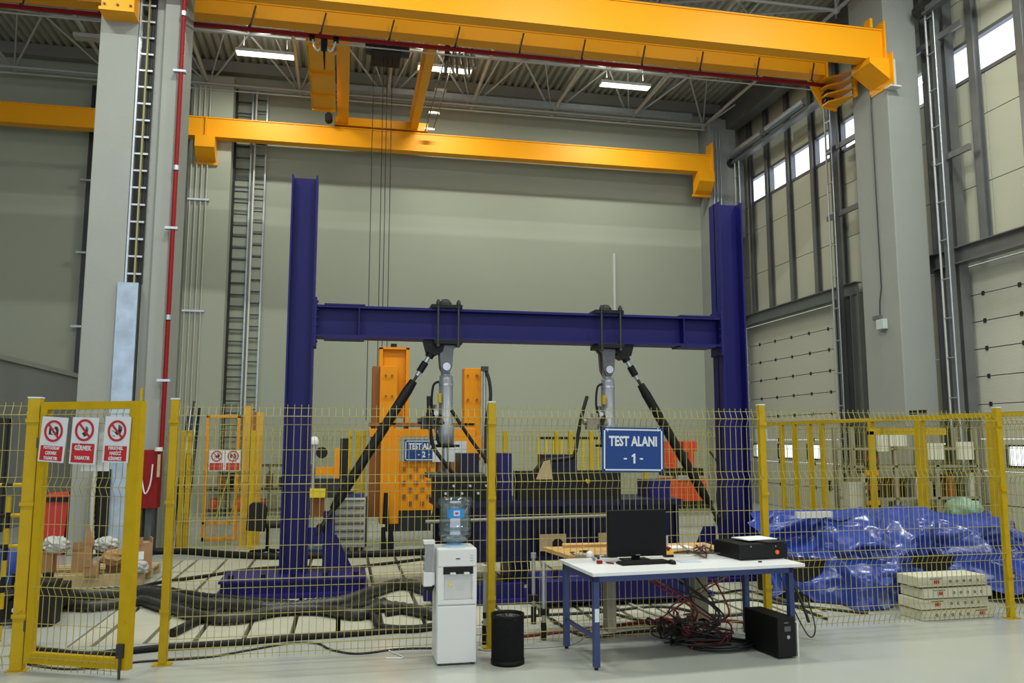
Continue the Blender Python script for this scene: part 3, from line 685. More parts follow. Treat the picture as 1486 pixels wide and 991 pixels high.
MB().box(-0.20, 10.42, 0.22, -0.06, 10.5, 0.9).build('gusset', BLUE, fr)

# actuators
def actuator(xc, side, lab, ext=True):
    t = thing('hydraulic_actuator', lab, 'actuator', (xc, YF, BZ1))
    # clamp around beam
    c = MB()
    c.box(xc - 0.20, YF - 0.19, BZ1 + 0.0, xc + 0.20, YF + 0.19, BZ1 + 0.05).box(xc - 0.16, YF - 0.19, BZ0 - 0.06, xc + 0.20, YF + 0.19, BZ0 - 0.001)
    c.build('clamp_plate', BLACK, t, bevel=0.006)
    for dx in (-0.11, 0.15):
        rd = MB().cyl((xc + dx, YF - 0.175, BZ0 - 0.1), (xc + dx, YF - 0.175, BZ1 + 0.11), 0.017, 8).build('tie_rod', DARKSTEEL, t)
        MB().cyl((xc + dx, YF - 0.175, BZ1 + 0.05), (xc + dx, YF - 0.175, BZ1 + 0.085), 0.03, 6).cyl((xc + dx, YF - 0.175, BZ0 - 0.09), (xc + dx, YF - 0.175, BZ0 - 0.06), 0.03, 6).build('nut', DARKSTEEL, rd)
    MB().lathe([(0.09, 0), (0.085, 0.04), (0.05, 0.09), (0.001, 0.1)], (xc, YF, BZ1 + 0.05), 14).build('load_cap', BLACK, t)
    # clevis
    MB().prism([(xc - 0.13, BZ0 - 0.06), (xc + 0.15, BZ0 - 0.06), (xc + 0.10, BZ0 - 0.12), (xc + 0.085, BZ0 - 0.34), (xc + 0.05, BZ0 - 0.42), (xc - 0.03, BZ0 - 0.42), (xc - 0.065, BZ0 - 0.34), (xc - 0.08, BZ0 - 0.12)], 'y', YF - 0.10, YF - 0.05).prism([(xc - 0.13, BZ0 - 0.06), (xc + 0.15, BZ0 - 0.06), (xc + 0.10, BZ0 - 0.12), (xc + 0.085, BZ0 - 0.34), (xc + 0.05, BZ0 - 0.42), (xc - 0.03, BZ0 - 0.42), (xc - 0.065, BZ0 - 0.34), (xc - 0.08, BZ0 - 0.12)], 'y', YF + 0.05, YF + 0.10).build('clevis', mat('clevis_steel', (0.10, 0.10, 0.11), 0.4, 0.5, noise_amt=0.3, noise_scale=12), t, bevel=0.004)
    MB().cyl((xc + 0.01, YF - 0.13, BZ0 - 0.34), (xc + 0.01, YF + 0.13, BZ0 - 0.34), 0.05, 14).build('pin', GALV, t)
    MB().cyl((xc + 0.01, YF, BZ0 - 0.12), (xc + 0.01, YF, BZ0 - 0.45), 0.06, 12).build('swivel_eye', ALU, t)
    cy = MB().lathe([(0.001, 0), (0.085, 0), (0.085, -0.05), (0.09, -0.06), (0.09, -0.62), (0.108, -0.64), (0.108, -0.86), (0.09, -0.87), (0.001, -0.87)], (xc + 0.02, YF, BZ0 - 0.45), 24).build('cylinder', ALU, t)
    MB().lathe([(0.094, 0), (0.094, -0.03)], (xc + 0.02, YF, BZ0 - 0.55), 24).build('ring_band', GALV, cy)
    MB().box(xc - 0.09, YF - 0.12, BZ0 - 0.80, xc - 0.05, YF - 0.06, BZ0 - 0.68).build('yellow_tag', YEL, cy)
    zc = BZ0 - 1.32
    MB().lathe([(0.001, 0), (0.12, 0), (0.12, -0.04), (0.001, -0.04)], (xc + 0.02, YF, zc), 16).cyl((xc - 0.16, YF, zc - 0.02), (xc + 0.2, YF, zc - 0.02), 0.015, 6).build('gland_ring', BLACK, t)
    if ext:
        MB().cyl((xc + 0.02, YF, zc - 0.04), (xc + 0.02, YF, zc - 0.36), 0.045, 14).build('piston_rod', GALV, t)
        MB().lathe([(0.001, 0), (0.06, 0), (0.06, -0.12), (0.12, -0.12), (0.12, -0.26), (0.05, -0.27), (0.05, -0.62), (0.001, -0.62)], (xc + 0.03, YF, zc - 0.22), 16).build('load_cell', DARKSTEEL, t)
        MB().prism([(xc - 0.17, zc - 0.98), (xc + 0.25, zc - 0.98), (xc + 0.14, zc - 0.72), (xc + 0.09, zc - 0.64), (xc - 0.03, zc - 0.64), (xc - 0.08, zc - 0.72)], 'y', YF - 0.1, YF + 0.1).build('clevis', BLACK, t)
        MB().cyl((xc + 0.03, YF - 0.12, zc - 0.8), (xc + 0.03, YF + 0.12, zc - 0.8), 0.045, 14).build('pin', DARKSTEEL, t)
    else:
        MB().cyl((xc + 0.0, YF, zc - 0.04), (xc + 0.0, YF, zc - 0.62), 0.05, 14).build('piston_rod', DARKSTEEL, t)
    # servo valve and fittings on left
    vx, vz = xc - 0.22, BZ0 - 1.05
    v = MB().cbox((vx, YF - 0.05, vz), (0.16, 0.14, 0.16)).cbox((vx + 0.02, YF - 0.1, vz + 0.1), (0.08, 0.08, 0.06)).cyl((vx - 0.12, YF - 0.05, vz + 0.02), (vx - 0.06, YF - 0.05, vz + 0.02), 0.04, 8)
    v.cyl((vx + 0.05, YF - 0.05, vz), (xc, YF - 0.05, vz), 0.04, 8)
    v.build('servo_valve', GREYP if not ext else DARKSTEEL, t, bevel=0.006)
    MB().tube(catmull([(xc - 0.08, YF - 0.06, BZ0 - 0.53), (xc - 0.15, YF - 0.08, BZ0 - 0.58), (xc - 0.17, YF - 0.08, BZ0 - 0.8), (xc - 0.14, YF - 0.1, BZ0 - 1.0)], 5), 0.016, 6).build('oil_line', BLACK, t)
    MB().tube(catmull([(xc - 0.06, YF - 0.12, BZ0 - 0.95), (xc - 0.12, YF - 0.14, BZ0 - 1.1), (xc - 0.1, YF - 0.14, BZ0 - 1.25), (xc - 0.07, YF - 0.13, BZ0 - 1.32)], 5), 0.02, 6).build('oil_line', BLACK, t)
    for k in range(6):
        MB().cbox((xc - 0.14 + 0.02 * (k % 3), YF - 0.12, BZ0 - 0.85 - 0.08 * k), (0.05, 0.05, 0.045)).build('fitting', [DARKSTEEL, GALV, BLACK][k % 3], t)
    return t
a1 = actuator(1.27, -1, 'left grey hydraulic cylinder clamped to the blue beam, rod reaching down')
a2 = actuator(3.44, 1, 'right grey hydraulic cylinder clamped to the blue beam, shorter rod', ext=False)
# hoses of the actuators (world pixels on the frame plane)
def hose_px(pts, r, label, m=RUBBER, Y=YF - 0.2, name='hydraulic_hose', bands=False):
    P3 = [at(x, y, Y - 0.02 * (i % 2)) for i, (x, y) in enumerate(pts)]
    o = MB().tube(catmull(P3, 6), r, 8).build(name, m); tag(o, label, 'hose'); return o
hose_px([(622, 575), (623, 610), (628, 645), (640, 665), (660, 690)], 0.026, 'black hose hanging from the left actuator valve')
hose_px([(655, 595), (668, 615), (685, 640), (706, 668), (722, 690)], 0.024, 'spiral wrapped black hose sloping right from the left actuator')
hose_px([(852, 575), (845, 600), (839, 630), (835, 655), (828, 664), (790, 668)], 0.024, 'black hose dropping from the right actuator valve')
hose_px([(790, 668), (778, 682), (766, 697)], 0.03, 'short black hose lying over the cream plate')
# diagonal props
def prop(p0, p1, lab):
    t = thing('push_pull_prop', lab, 'prop', p0)
    p0, p1 = Vector(p0), Vector(p1); d = (p1 - p0).normalized(); L = (p1 - p0).length
    q = lambda s: p0 + d * s
    MB().cyl(q(0), q(0.12), 0.055, 10).build('top_lug', BLACK, t)
    MB().cyl(q(0.1), q(0.40), 0.03, 10).build('threaded_rod', GALV, t)
    MB().cyl(q(0.2), q(0.34), 0.048, 8).build('collar', BLACK, t)
    MB().cyl(q(0.48), q(0.62), 0.05, 10, 0.062).cyl(q(0.62), q(L - 0.5), 0.062, 14).cyl(q(L - 0.5), q(L - 0.36), 0.062, 10, 0.04).build('tube', BLACK, t)
    MB().cyl(q(0.4), q(0.5), 0.02, 8).cyl(q(L - 0.38), q(L - 0.1), 0.028, 8).build('threaded_rod', DARKSTEEL, t)
    MB().cyl(q(L - 0.14), q(L), 0.055, 10).build('foot_lug', BLACK, t)
    return t
for x0_, x1_ in ((-0.375, -0.20), (4.94, 5.07)): MB().box(x0_, YF - 0.10, 0.52, x1_, YF - 0.08, 0.72).build('prop_lug', BLUE, fr)
prop((1.12, YF - 0.05, 2.92), (-0.28, YF - 0.05, 0.62), 'black diagonal screw prop from the beam down to the left')
prop((3.66, YF - 0.05, 2.92), (5.02, YF - 0.05, 0.62), 'black diagonal screw prop from the beam down to the right')
for x, lb in ((1.13, 'black lug plate under the beam holding the left prop'), (3.66, 'black lug plate under the beam holding the right prop')):
    s = -1 if x < 2 else 1
    tag(MB().prism([(x - 0.14, BZ0 - 0.002), (x + 0.14, BZ0 - 0.002), (x + 0.1, BZ0 - 0.15), (x, BZ0 - 0.2), (x - 0.1, BZ0 - 0.15)], 'y', YF - 0.11, YF + 0.11).build('lug_plate', BLACK), lb, 'bracket')

# ------------------------------------------------------------------ specimen rig in the middle
sp = thing('specimen_rig', 'dark navy steel test specimen rig standing below the actuators', 'test rig', (2.7, 10.6, 0))
MB().box(1.15, 9.95, 0.95, 4.3, 11.0, 1.02).box(1.2, 10.02, 0.36, 4.25, 10.04, 0.95).box(1.2, 10.9, 0.36, 4.25, 10.93, 0.95).box(1.15, 9.95, 0.30, 4.3, 11.0, 0.36).build('deck_box', NAVY, sp)
for k in range(9): MB().box(1.2 + 0.375 * k, 9.94, 0.36, 1.23 + 0.375 * k, 10.04, 0.95).build('stiffener', NAVY, sp)
for x in (1.4, 2.2, 3.1, 4.0): MB().box(x - 0.12, 10.1, 0.0, x + 0.12, 10.8, 0.30).build('foot', NAVY, sp)
for (x0, x1, z1) in ((1.46, 1.70, 1.60), (1.95, 2.12, 1.60), (2.58, 2.98, 1.58), (3.05, 3.3, 1.3), (3.98, 4.26, 1.24)):
    MB().box(x0, 10.25, 1.02, x1, 10.75, z1).build('block', BLUE if x0 in (1.95, 3.98) else NAVY, sp)
MB().box(2.15, 10.05, 1.02, 3.5, 10.3, 1.38).box(1.1, 10.05, 1.02, 1.9, 10.25, 1.32).build('bearing_housing', BLACK, sp)
for k in range(7): MB().cyl((1.25 + 0.1 * k, 10.0, 1.12 + 0.09 * (k % 2)), (1.25 + 0.1 * k, 10.06, 1.12 + 0.09 * (k % 2)), 0.016, 8).build('bolt', GALV, sp)
MB().box(1.05, 10.1, 1.30, 1.75, 10.6, 1.36).build('rod_seat', DARKSTEEL, sp)
MB().prism([(2.38, 1.28), (2.58, 1.28), (2.56, 1.52), (2.48, 1.50)], 'y', 10.0, 10.03).build('cream_plate', PALLET, sp)
MB().cyl((3.05, 10.0, 1.25), (3.05, 10.06, 1.25), 0.03, 5).build('yellow_star', YEL, sp)
MB().box(1.7, 10.0, 0.5, 1.95, 10.03, 0.9).build('side_plate', BLUE, sp)
for x in (2.4, 3.15): MB().box(x, 9.90, 0.42, x + 0.33, 9.93, 0.62).build('notice_plate', PALLET, sp)
MB().cyl((2.62, 9.88, 0.50), (2.62, 9.94, 0.50), 0.07, 10).cyl((3.3, 9.88, 0.53), (3.3, 9.94, 0.53), 0.05, 10).build('knob', BLACK, sp)
MB().cyl((1.0, 9.9, 0.80), (3.3, 9.9, 0.83), 0.022, 8).build('rail', GREYP, sp)
b2 = thing('anchor_base', 'low blue steel anchor base on the strong floor behind the white table', 'base', (3.1, 9.2, 0))
MB().box(2.1, 8.6, 0.05, 3.9, 9.3, 0.28).build('base_box', BLUE, b2, bevel=0.01)
MB().box(1.0, 8.9, 0.0, 4.2, 9.6, 0.05).box(0.9, 9.0, 0.05, 2.0, 9.1, 0.2).build('base_plate', BLUE, b2)
for k in range(5): MB().cyl((2.3 + 0.35 * k, 8.8, 0.28), (2.3 + 0.35 * k, 8.8, 0.36), 0.04, 6).build('anchor_bolt', NAVY, b2)
wbd = thing('white_board', 'plain white board behind the left actuator rod', 'board', (1.4, 11.3, 0))
_a, _b = at(628, 640, 11.3), at(677, 670, 11.3)
MB().box(_a.x, 11.3, _b.z, _b.x, 11.33, _a.z).build('board_panel', SIGNWHITE, wbd)
MB().box(_a.x + 0.05, 11.33, 0, _a.x + 0.08, 11.36, _a.z).box(_b.x - 0.08, 11.33, 0, _b.x - 0.05, 11.36, _a.z).build('leg', DARKSTEEL, wbd)

# ------------------------------------------------------------------ orange test machine
om = thing('orange_test_machine', 'big orange test machine with columns and crosshead behind the left actuator', 'test machine', (1.4, 14.6, 0))
def obox(a, b, y0, y1, m=ORANGE_M, name='panel', bev=0.006):  # a,b pixel corners on plane y0
    p, q = at(a[0], a[1], y0), at(b[0], b[1], y0)
    return MB().box(p.x, y0, p.z, q.x, y1, q.z).build(name, m, om, bevel=bev)
obox((556, 506), (592, 606), 14.3, 14.6, name='column')
MB().box(0.60, 14.22, 1.9, 0.66, 14.62, 3.37).box(1.06, 14.22, 1.9, 1.12, 14.62, 3.37).box(0.6, 14.22, 3.34, 1.12, 14.62, 3.38).build('column_flange', ORANGE_M, om)
MB().box(0.80, 14.3, 3.38, 0.9, 14.4, 3.45).build('lifting_eye', BLACK, om)
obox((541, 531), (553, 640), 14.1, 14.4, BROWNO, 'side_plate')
obox((552, 531), (575, 640), 14.0, 14.4, name='column')
obox((674, 534), (698, 668), 14.0, 14.3, name='column')
cb_ = obox((536, 622), (690, 634), 13.95, 14.3, name='crosshead')
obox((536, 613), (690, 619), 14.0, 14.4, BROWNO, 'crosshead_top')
obox((553, 634), (578, 760), 13.9, 14.3, name='column')
obox((578, 670), (634, 740), 13.95, 14.3, name='panel')
obox((634, 634), (700, 664), 13.95, 14.2, name='panel')
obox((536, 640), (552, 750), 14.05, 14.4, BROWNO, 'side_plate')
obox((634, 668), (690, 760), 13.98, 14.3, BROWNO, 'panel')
obox((560, 740), (625, 770), 14.1, 14.4, DARKSTEEL, 'base')
for k in range(5):
    for j in range(6):
        p = at(586 + 9 * k, 680 + 10 * j, 13.94)
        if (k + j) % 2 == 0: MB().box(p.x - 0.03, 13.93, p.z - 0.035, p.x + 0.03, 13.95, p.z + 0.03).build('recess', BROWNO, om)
for (x, y) in ((560, 545), (569, 545), (560, 575), (569, 575), (679, 545), (692, 545), (679, 580), (692, 580), (573, 608), (573, 618), (573, 628), (590, 520), (590, 540), (590, 560)):
    p = at(x, y, 13.98 if x > 600 or x < 580 else 14.25); MB().cyl((p.x, p.y, p.z), (p.x, p.y - 0.02, p.z), 0.022, 6).build('bolt', BROWNO, om)
for (x, y0, y1) in ((560, 715, 760), (556, 765, 800), (567, 762, 800)):
    a, b = at(x, y0, 13.8), at(x, y1, 13.8); tag(MB().cyl(a, (b.x, b.y, max(0, b.z)), 0.035, 8, 0.06).build('steel_bar', BLACK), {715: 'slim black bar in front of the orange machine', 765: 'left of two dark bollards before the orange machine', 762: 'right of two dark bollards before the orange machine'}[y0], 'bar')
t = thing('pole_with_cable', 'grey pole wrapped in black cables right of the orange machine column', 'pole', (at(703, 540, 13.9).x, 13.9, 0))
p = at(703, 537, 13.9); q = at(703, 660, 13.9)
MB().cyl((p.x, 13.9, 0), (p.x, 13.9, p.z), 0.03, 8).build('pole', GALV, t)
MB().tube(catmull([(p.x + 0.02, 13.88, p.z), (p.x + 0.08, 13.86, p.z - 0.2), (p.x + 0.1, 13.86, p.z - 0.5), (p.x + 0.03, 13.86, p.z - 0.9), (p.x + 0.02, 13.86, p.z - 1.6)], 5), 0.03, 8).build('cable', CABLEB, t)
MB().cbox((p.x, 13.88, p.z + 0.02), (0.12, 0.1, 0.08)).build('head', DARKSTEEL, t)

# signs --------------------------------------------------------------------
def test_sign(nm, label, M, wd, hg, line2):
    s = thing(nm, label, 'sign', M.translation)
    MB().box(-wd / 2, -0.004, -hg / 2, wd / 2, 0.004, hg / 2).build('sign_plate', SIGNBLUE, s, xf=M)
    e = wd * 0.025; t_ = wd * 0.022; m = MB()
    for (a, b, c, d) in ((-wd / 2 + e, hg / 2 - e - t_, wd / 2 - e, hg / 2 - e), (-wd / 2 + e, -hg / 2 + e, wd / 2 - e, -hg / 2 + e + t_), (-wd / 2 + e, -hg / 2 + e, -wd / 2 + e + t_, hg / 2 - e), (wd / 2 - e - t_, -hg / 2 + e, wd / 2 - e, hg / 2 - e)):
        m.box(a, -0.007, b, c, -0.0045, d)
    m.build('sign_border', SIGNWHITE, s, xf=M)
    lettering('TEST ALANI', wd * 0.205, SIGNWHITE, s, M @ Matrix.Translation((0, -0.006, hg * 0.18)), squeeze=0.72, bold=wd * 0.007)
    u = wd * 0.13; zc = -hg * 0.20
    for sx in (-1, 1): MB().box(sx * u * 1.0 - u * 0.2, -0.008, zc - u * 0.09, sx * u * 1.0 + u * 0.2, -0.0045, zc + u * 0.09).build('lettering', SIGNWHITE, s, xf=M)
    if '1' in line2: MB().prism([(0.0, zc - u * 0.55), (u * 0.24, zc - u * 0.55), (u * 0.24, zc + u * 0.6), (u * 0.06, zc + u * 0.6), (-u * 0.22, zc + u * 0.36), (-u * 0.22, zc + u * 0.18), (0.0, zc + u * 0.28)], 'y', -0.008, -0.0045).build('lettering', SIGNWHITE, s, xf=M)
    else: lettering('2', wd * 0.205, SIGNWHITE, s, M @ Matrix.Translation((0, -0.006, zc)), squeeze=0.8, bold=wd * 0.006)
    return s
test_sign('hanging_sign', 'blue TEST ALANI -1- sign hung on the front fence', Matrix.Translation((2.575, 7.045, 1.675)) @ Matrix.Rotation(math.radians(0.8), 4, 'Y'), 0.585, 0.40, '-1-')
_hs = [o for o in C.objects if o.name == 'hanging_sign'][0]
MB().box(2.33, 7.04, 1.84, 2.34, 7.13, 1.87).box(2.81, 7.04, 1.84, 2.82, 7.13, 1.87).build('hook', GALV, _hs)
test_sign('machine_sign', 'blue TEST ALANI sign on the orange machine, partly hidden', Matrix.Translation((1.36, 13.90, 1.60)), 0.66, 0.36, '-2-')

def prohibition(M, wd, hg, lines, kind, label, frac=0.36, small=False, z_top=None):
    s = thing('prohibition_sign', label, 'sign', M.translation)
    MB().box(-wd / 2, -0.003, -hg / 2, wd / 2, 0.003, hg / 2).build('sign_plate', SIGNWHITE, s, xf=M)
    ph = hg * frac; b = -hg / 2 + wd * 0.05
    MB().box(-wd / 2 + wd * 0.07, -0.006, b, wd / 2 - wd * 0.07, -0.0035, b + ph - wd * 0.02).build('red_panel', SIGNRED, s, xf=M)
    cz = (b + ph + hg / 2) / 2; R = min(wd * 0.36, (hg / 2 - b - ph) * 0.46)
    MB().ring((0, cz), R * 0.80, R, -0.009, -0.0035).build('prohibition_ring', SIGNRED, s, xf=M)
    sl = MB(); RM = Matrix.Translation((0, 0, cz)) @ Matrix.Rotation(math.radians(45), 4, 'Y'); sl.box(-R * 0.86, -0.010, -R * 0.085, R * 0.86, -0.0035, R * 0.085, RM)
    sl.build('prohibition_bar', SIGNRED, s, xf=M)
    pm = MB(); u = R
    if kind == 'camera':
        pm.box(-0.52 * u, -0.0045, cz - 0.35 * u, 0.52 * u, -0.0032, cz + 0.25 * u).box(-0.42 * u, -0.0045, cz + 0.25 * u, -0.2 * u, -0.0032, cz + 0.33 * u).box(0.05 * u, -0.0045, cz + 0.25 * u, 0.4 * u, -0.0032, cz + 0.42 * u)
        pm.build('pictogram', PRINT_GAP, s, xf=M); MB().ring((0, cz - 0.05 * u), u * 0.14, u * 0.26, -0.0055, -0.0032, 20).build('pictogram_lens', SIGNWHITE, s, xf=M)
    elif kind == 'hand':
        pm.prism([(-0.28 * u, cz - 0.3 * u), (0.0, cz - 0.6 * u), (0.3 * u, cz - 0.45 * u), (0.35 * u, cz), (0.1 * u, cz + 0.05 * u), (-0.02 * u, cz - 0.15 * u)], 'y', -0.0045, -0.0032)
        for k in range(4): pm.box((0.08 + 0.08 * k) * u, -0.0045, cz - 0.05 * u, (0.13 + 0.08 * k) * u, -0.0032, cz + (0.38 - 0.05 * k) * u)
        pm.build('pictogram', PRINT_GAP, s, xf=M)
    else:
        pm.prism([(-0.35 * u, cz - 0.1 * u), (0.0, cz - 0.4 * u), (0.4 * u, cz - 0.25 * u), (0.5 * u, cz + 0.1 * u), (0.2 * u, cz + 0.15 * u), (0.0, cz - 0.05 * u)], 'y', -0.0045, -0.0032)
        for k in range(4): pm.box((0.1 + 0.11 * k) * u, -0.0045, cz, (0.18 + 0.11 * k) * u, -0.0032, cz + (0.6 - 0.07 * k) * u)
        pm.box(-0.6 * u, -0.0045, cz - 0.05 * u, -0.35 * u, -0.0032, cz + 0.0 * u).box(-0.5 * u, -0.0045, cz - 0.5 * u, -0.2 * u, -0.0032, cz - 0.44 * u).box(-0.45 * u, -0.0045, cz + 0.2 * u, -0.2 * u, -0.0032, cz + 0.26 * u)
        pm.build('pictogram', PRINT_GAP, s, xf=M)
    if not small:
        n_ = len(lines)
        for i, l in enumerate(lines):
            zz = b + ph * (1 - (i + 0.5) / n_) - wd * 0.01
            sz = min(ph / n_ * 0.86, wd * 1.28 / max(5, len(l)))
            lettering(l, sz, SIGNWHITE, s, M @ Matrix.Translation((0, -0.0065, zz)), squeeze=0.82, bold=sz * 0.03, depth=0.001)
    return s

# ------------------------------------------------------------------ fences
HZ = [2.03, 1.96, 1.89, 1.68, 1.47, 1.40, 1.33, 1.11, 0.90, 0.71, 0.64, 0.57, 0.36, 0.19, 0.12, 0.05]
APEX = {1.96, 1.40, 0.64, 0.12}
def wires(m, ax, ay, bx, by, pitch=0.056, r=0.0031, zoff=0.0, side=-1, ztop=2.06, zmin=0.0):
    d = Vector((bx - ax, by - ay, 0)); L = d.length; d.normalize(); nrm = Vector((d.y, -d.x, 0)) * 0.035 * (-side)
    n = max(2, int(L / pitch)); A = Vector((ax, ay, 0))
    zl = []
    for z in sorted(HZ): zl.append((z, z in APEX))
    for i in range(n + 1):
        p = A + d * (L * i / n)
        pts = [p + Vector((0, 0, 0.02))] + [p + (nrm if ap else Vector()) + Vector((0, 0, z)) for (z, ap) in zl if z >= zmin] + [p + Vector((0, 0, ztop))]
        pts = [q + Vector((0, 0, zoff)) for q in pts]
        m.tube(pts, r, 4, cap=False)
    for (z, ap) in zl:
        o = (nrm if ap else Vector()) + Vector((0, 0, z + zoff)); k = 1.55 if ap else 1.05
        m.tube([A + o, Vector((bx, by, 0)) + o], r * k, 4, cap=False)
def fence_panel(ax, ay, bx, by, label, **kw):
    t = thing('mesh_fence_panel', label, 'fence', ((ax + bx) / 2, (ay + by) / 2, 0), 0, kw.pop('group', 'yellow wire mesh fence panels'))
    mt = kw.pop('m', WIRE); m = MB(); wires(m, ax, ay, bx, by, **kw); m.build('wire_mesh', mt, t, kind='stuff'); return t
def fence_post(x, y, label, h=2.09, wd=0.06, cap=True, group='yellow fence posts', brackets=True):
    t = thing('fence_post', label, 'post', (x, y, 0), 0, group)
    MB().box(x - wd / 2, y - wd / 2, 0.01, x + wd / 2, y + wd / 2, h).build('post_tube', YEL, t, bevel=0.004)
    if cap: MB().box(x - wd / 2 - 0.002, y - wd / 2 - 0.002, h, x + wd / 2 + 0.002, y + wd / 2 + 0.002, h + 0.012).build('post_cap', SIGNWHITE, t)
    MB().box(x - 0.07, y - 0.05, 0, x + 0.07, y + 0.05, 0.01).build('foot_plate', YEL, t)
    if brackets:
        for z in (0.4, 1.25, 1.9): MB().box(x - wd / 2 - 0.006, y - wd / 2 - 0.012, z, x + wd / 2 + 0.006, y - wd / 2, z + 0.03).build('clip', YEL, t)
    return t
FYL = 7.12
PX = [-2.40, -1.345, 1.29, 3.90, 6.58]
PYs = [7.16, 7.12, 7.12, 7.15, 7.22]
fence_post(PX[0], PYs[0], 'yellow gate post at the far left beside the warning signs', wd=0.09)
fence_post(PX[1], PYs[1], 'yellow fence post right of the open gate')
fence_post(PX[2], PYs[2], 'yellow fence post behind the black mesh bin')
fence_post(PX[3], PYs[3], 'yellow fence post behind the right end of the white table')
fence_post(PX[4], PYs[4], 'yellow fence post right of the stacked white cartons')
fence_panel(-5.2, 7.16, PX[0] - 0.05, 7.16, 'yellow wire mesh fence panel left of the gate')
fence_panel(PX[1] + 0.04, 7.12, PX[2] - 0.04, 7.12, 'yellow wire mesh fence panel behind the water dispenser')
fence_panel(PX[2] + 0.04, 7.12, PX[3] - 0.04, 7.15, 'yellow wire mesh fence panel carrying the blue sign')
fence_panel(PX[3] + 0.04, 7.15, PX[4] - 0.04, 7.22, 'yellow wire mesh fence panel in front of the blue tarpaulin')
fence_panel(PX[4] + 0.04, 7.22, 9.2, 7.29, 'yellow wire mesh fence panel at the right picture edge')
# gate leaf
G0, G1 = Vector((-2.33, 7.12, 0)), Vector((-1.50, 6.74, 0))
gd = (G1 - G0).normalized(); gl = (G1 - G0).length; ga = math.atan2(gd.y, gd.x)
GM = Matrix.Translation(G0) @ Matrix.Rotation(ga, 4, 'Z')
gt = thing('gate_leaf', 'yellow mesh gate leaf standing ajar with three warning signs', 'gate', G0)
MB().box(0, -0.025, 0.07, 0.06, 0.025, 2.06).box(gl - 0.10, -0.03, 0.07, gl, 0.03, 2.06).build('gate_stile', YEL, gt, xf=GM)
MB().box(0.06, -0.025, 2.0, gl - 0.1, 0.025, 2.06).box(0.06, -0.025, 0.07, gl - 0.1, 0.025, 0.15).build('gate_rail', YEL, gt, xf=GM)
m = MB(); wires(m, 0.06, 0, gl - 0.1, 0, r=0.0028, pitch=0.055, ztop=2.0); m.build('wire_mesh', WIRE, gt, xf=GM, kind='stuff')
MB().cyl((gl - 0.05, -0.05, -0.0 + 0.01), (gl - 0.05, -0.05, 0.24), 0.01, 8).box(gl - 0.08, -0.06, 0.16, gl - 0.03, -0.03, 0.26).build('drop_bolt', DARKSTEEL, gt, xf=GM)
MB().cyl((gl - 0.03, 0, 2.06), (gl - 0.03, 0, 2.16), 0.012, 6).build('hinge_pin', YEL, gt, xf=GM)
MB().cyl((-0.03, 0, 0.3), (-0.03, 0, 0.38), 0.02, 8).cyl((-0.03, 0, 1.7), (-0.03, 0, 1.78), 0.02, 8).build('hinge', DARKSTEEL, gt, xf=GM)
def gsign(u, z, tilt): return GM @ Matrix.Translation((u, -0.045, z)) @ Matrix.Rotation(math.radians(tilt), 4, 'Y')
prohibition(gsign(0.150, 1.765, 3.5), 0.235, 0.35, ['FOTOĞRAF', 'ÇEKMEK', 'YASAKTIR'], 'camera', 'white and red no-photography sign, leftmost on the gate', 0.34)
prohibition(gsign(0.433, 1.755, 2.0), 0.235, 0.36, ['GİRMEK', 'YASAKTIR'], 'hand', 'white and red GİRMEK YASAKTIR sign, middle of the gate', 0.42)
prohibition(gsign(0.725, 1.765, 1.5), 0.225, 0.35, ['PERSONEL', 'HARİCİ', 'GİREMEZ'], 'person', 'white and red staff-only sign, rightmost on the gate', 0.34)
tag(MB().box(0.33, 0.06, 1.52, 0.58, 0.068, 1.90).build('paper_notice', WHITE2, xf=GM), 'plain white sheet showing behind the middle gate sign', 'sheet')

# back fences
BY = 14.2
def bx(px, y=640, Y=BY): return at(px, y, Y).x
posts_back = [(266, 'yellow post of the back fence nearest the red fire cabinet'), (275, 'ochre post doubled against the leftmost back fence post'), (368, 'yellow back fence post left of the office chair'), (508, 'yellow back fence post behind the tool cabinet, left of a pair'), (520, 'left post of the yellow pair behind the left prop'), (528, 'right post of the yellow pair behind the left prop'), (733, 'yellow back fence post right of the central front post'), (808, 'yellow back fence post between the two actuators'), (828, 'yellow back fence post left of the right actuator hose'), (858, 'yellow back fence post below the right actuator'), (937, 'yellow back fence post behind the monitor')]
for (px, lb) in posts_back: fence_post(bx(px), BY + 0.02 * (px % 3), lb, h=1.93, wd=0.07, cap=False, group='posts of the back fence', brackets=False)
bps = [bx(238), bx(264), bx(368), bx(520), bx(733), bx(858), bx(1040)]
blabels = ['behind the gate signs', 'between the fire cabinet and the back gate', 'between office chair and tool cabinet', 'in front of the orange machine', 'between the actuators', 'behind the blue sign']
for k in range(6): fence_panel(bps[k] + 0.04, BY, bps[k + 1] - 0.04, BY, 'yellow back fence mesh panel ' + blabels[k], m=WIRE_B, group='back fence mesh panels', r=0.0035, pitch=0.075, zoff=-0.12)
fence_panel(bx(395, Y=17.5), 17.5, bx(560, Y=17.5), 17.5, 'farthest yellow mesh panel right of the left blue post', m=WIRE_B, group='farthest fence mesh panels', r=0.004, pitch=0.09)
fence_panel(bx(760, Y=17.5), 17.5, bx(1030, Y=17.5), 17.5, 'farthest yellow mesh panel left of the right blue post', m=WIRE_B, group='farthest fence mesh panels', r=0.004, pitch=0.09)
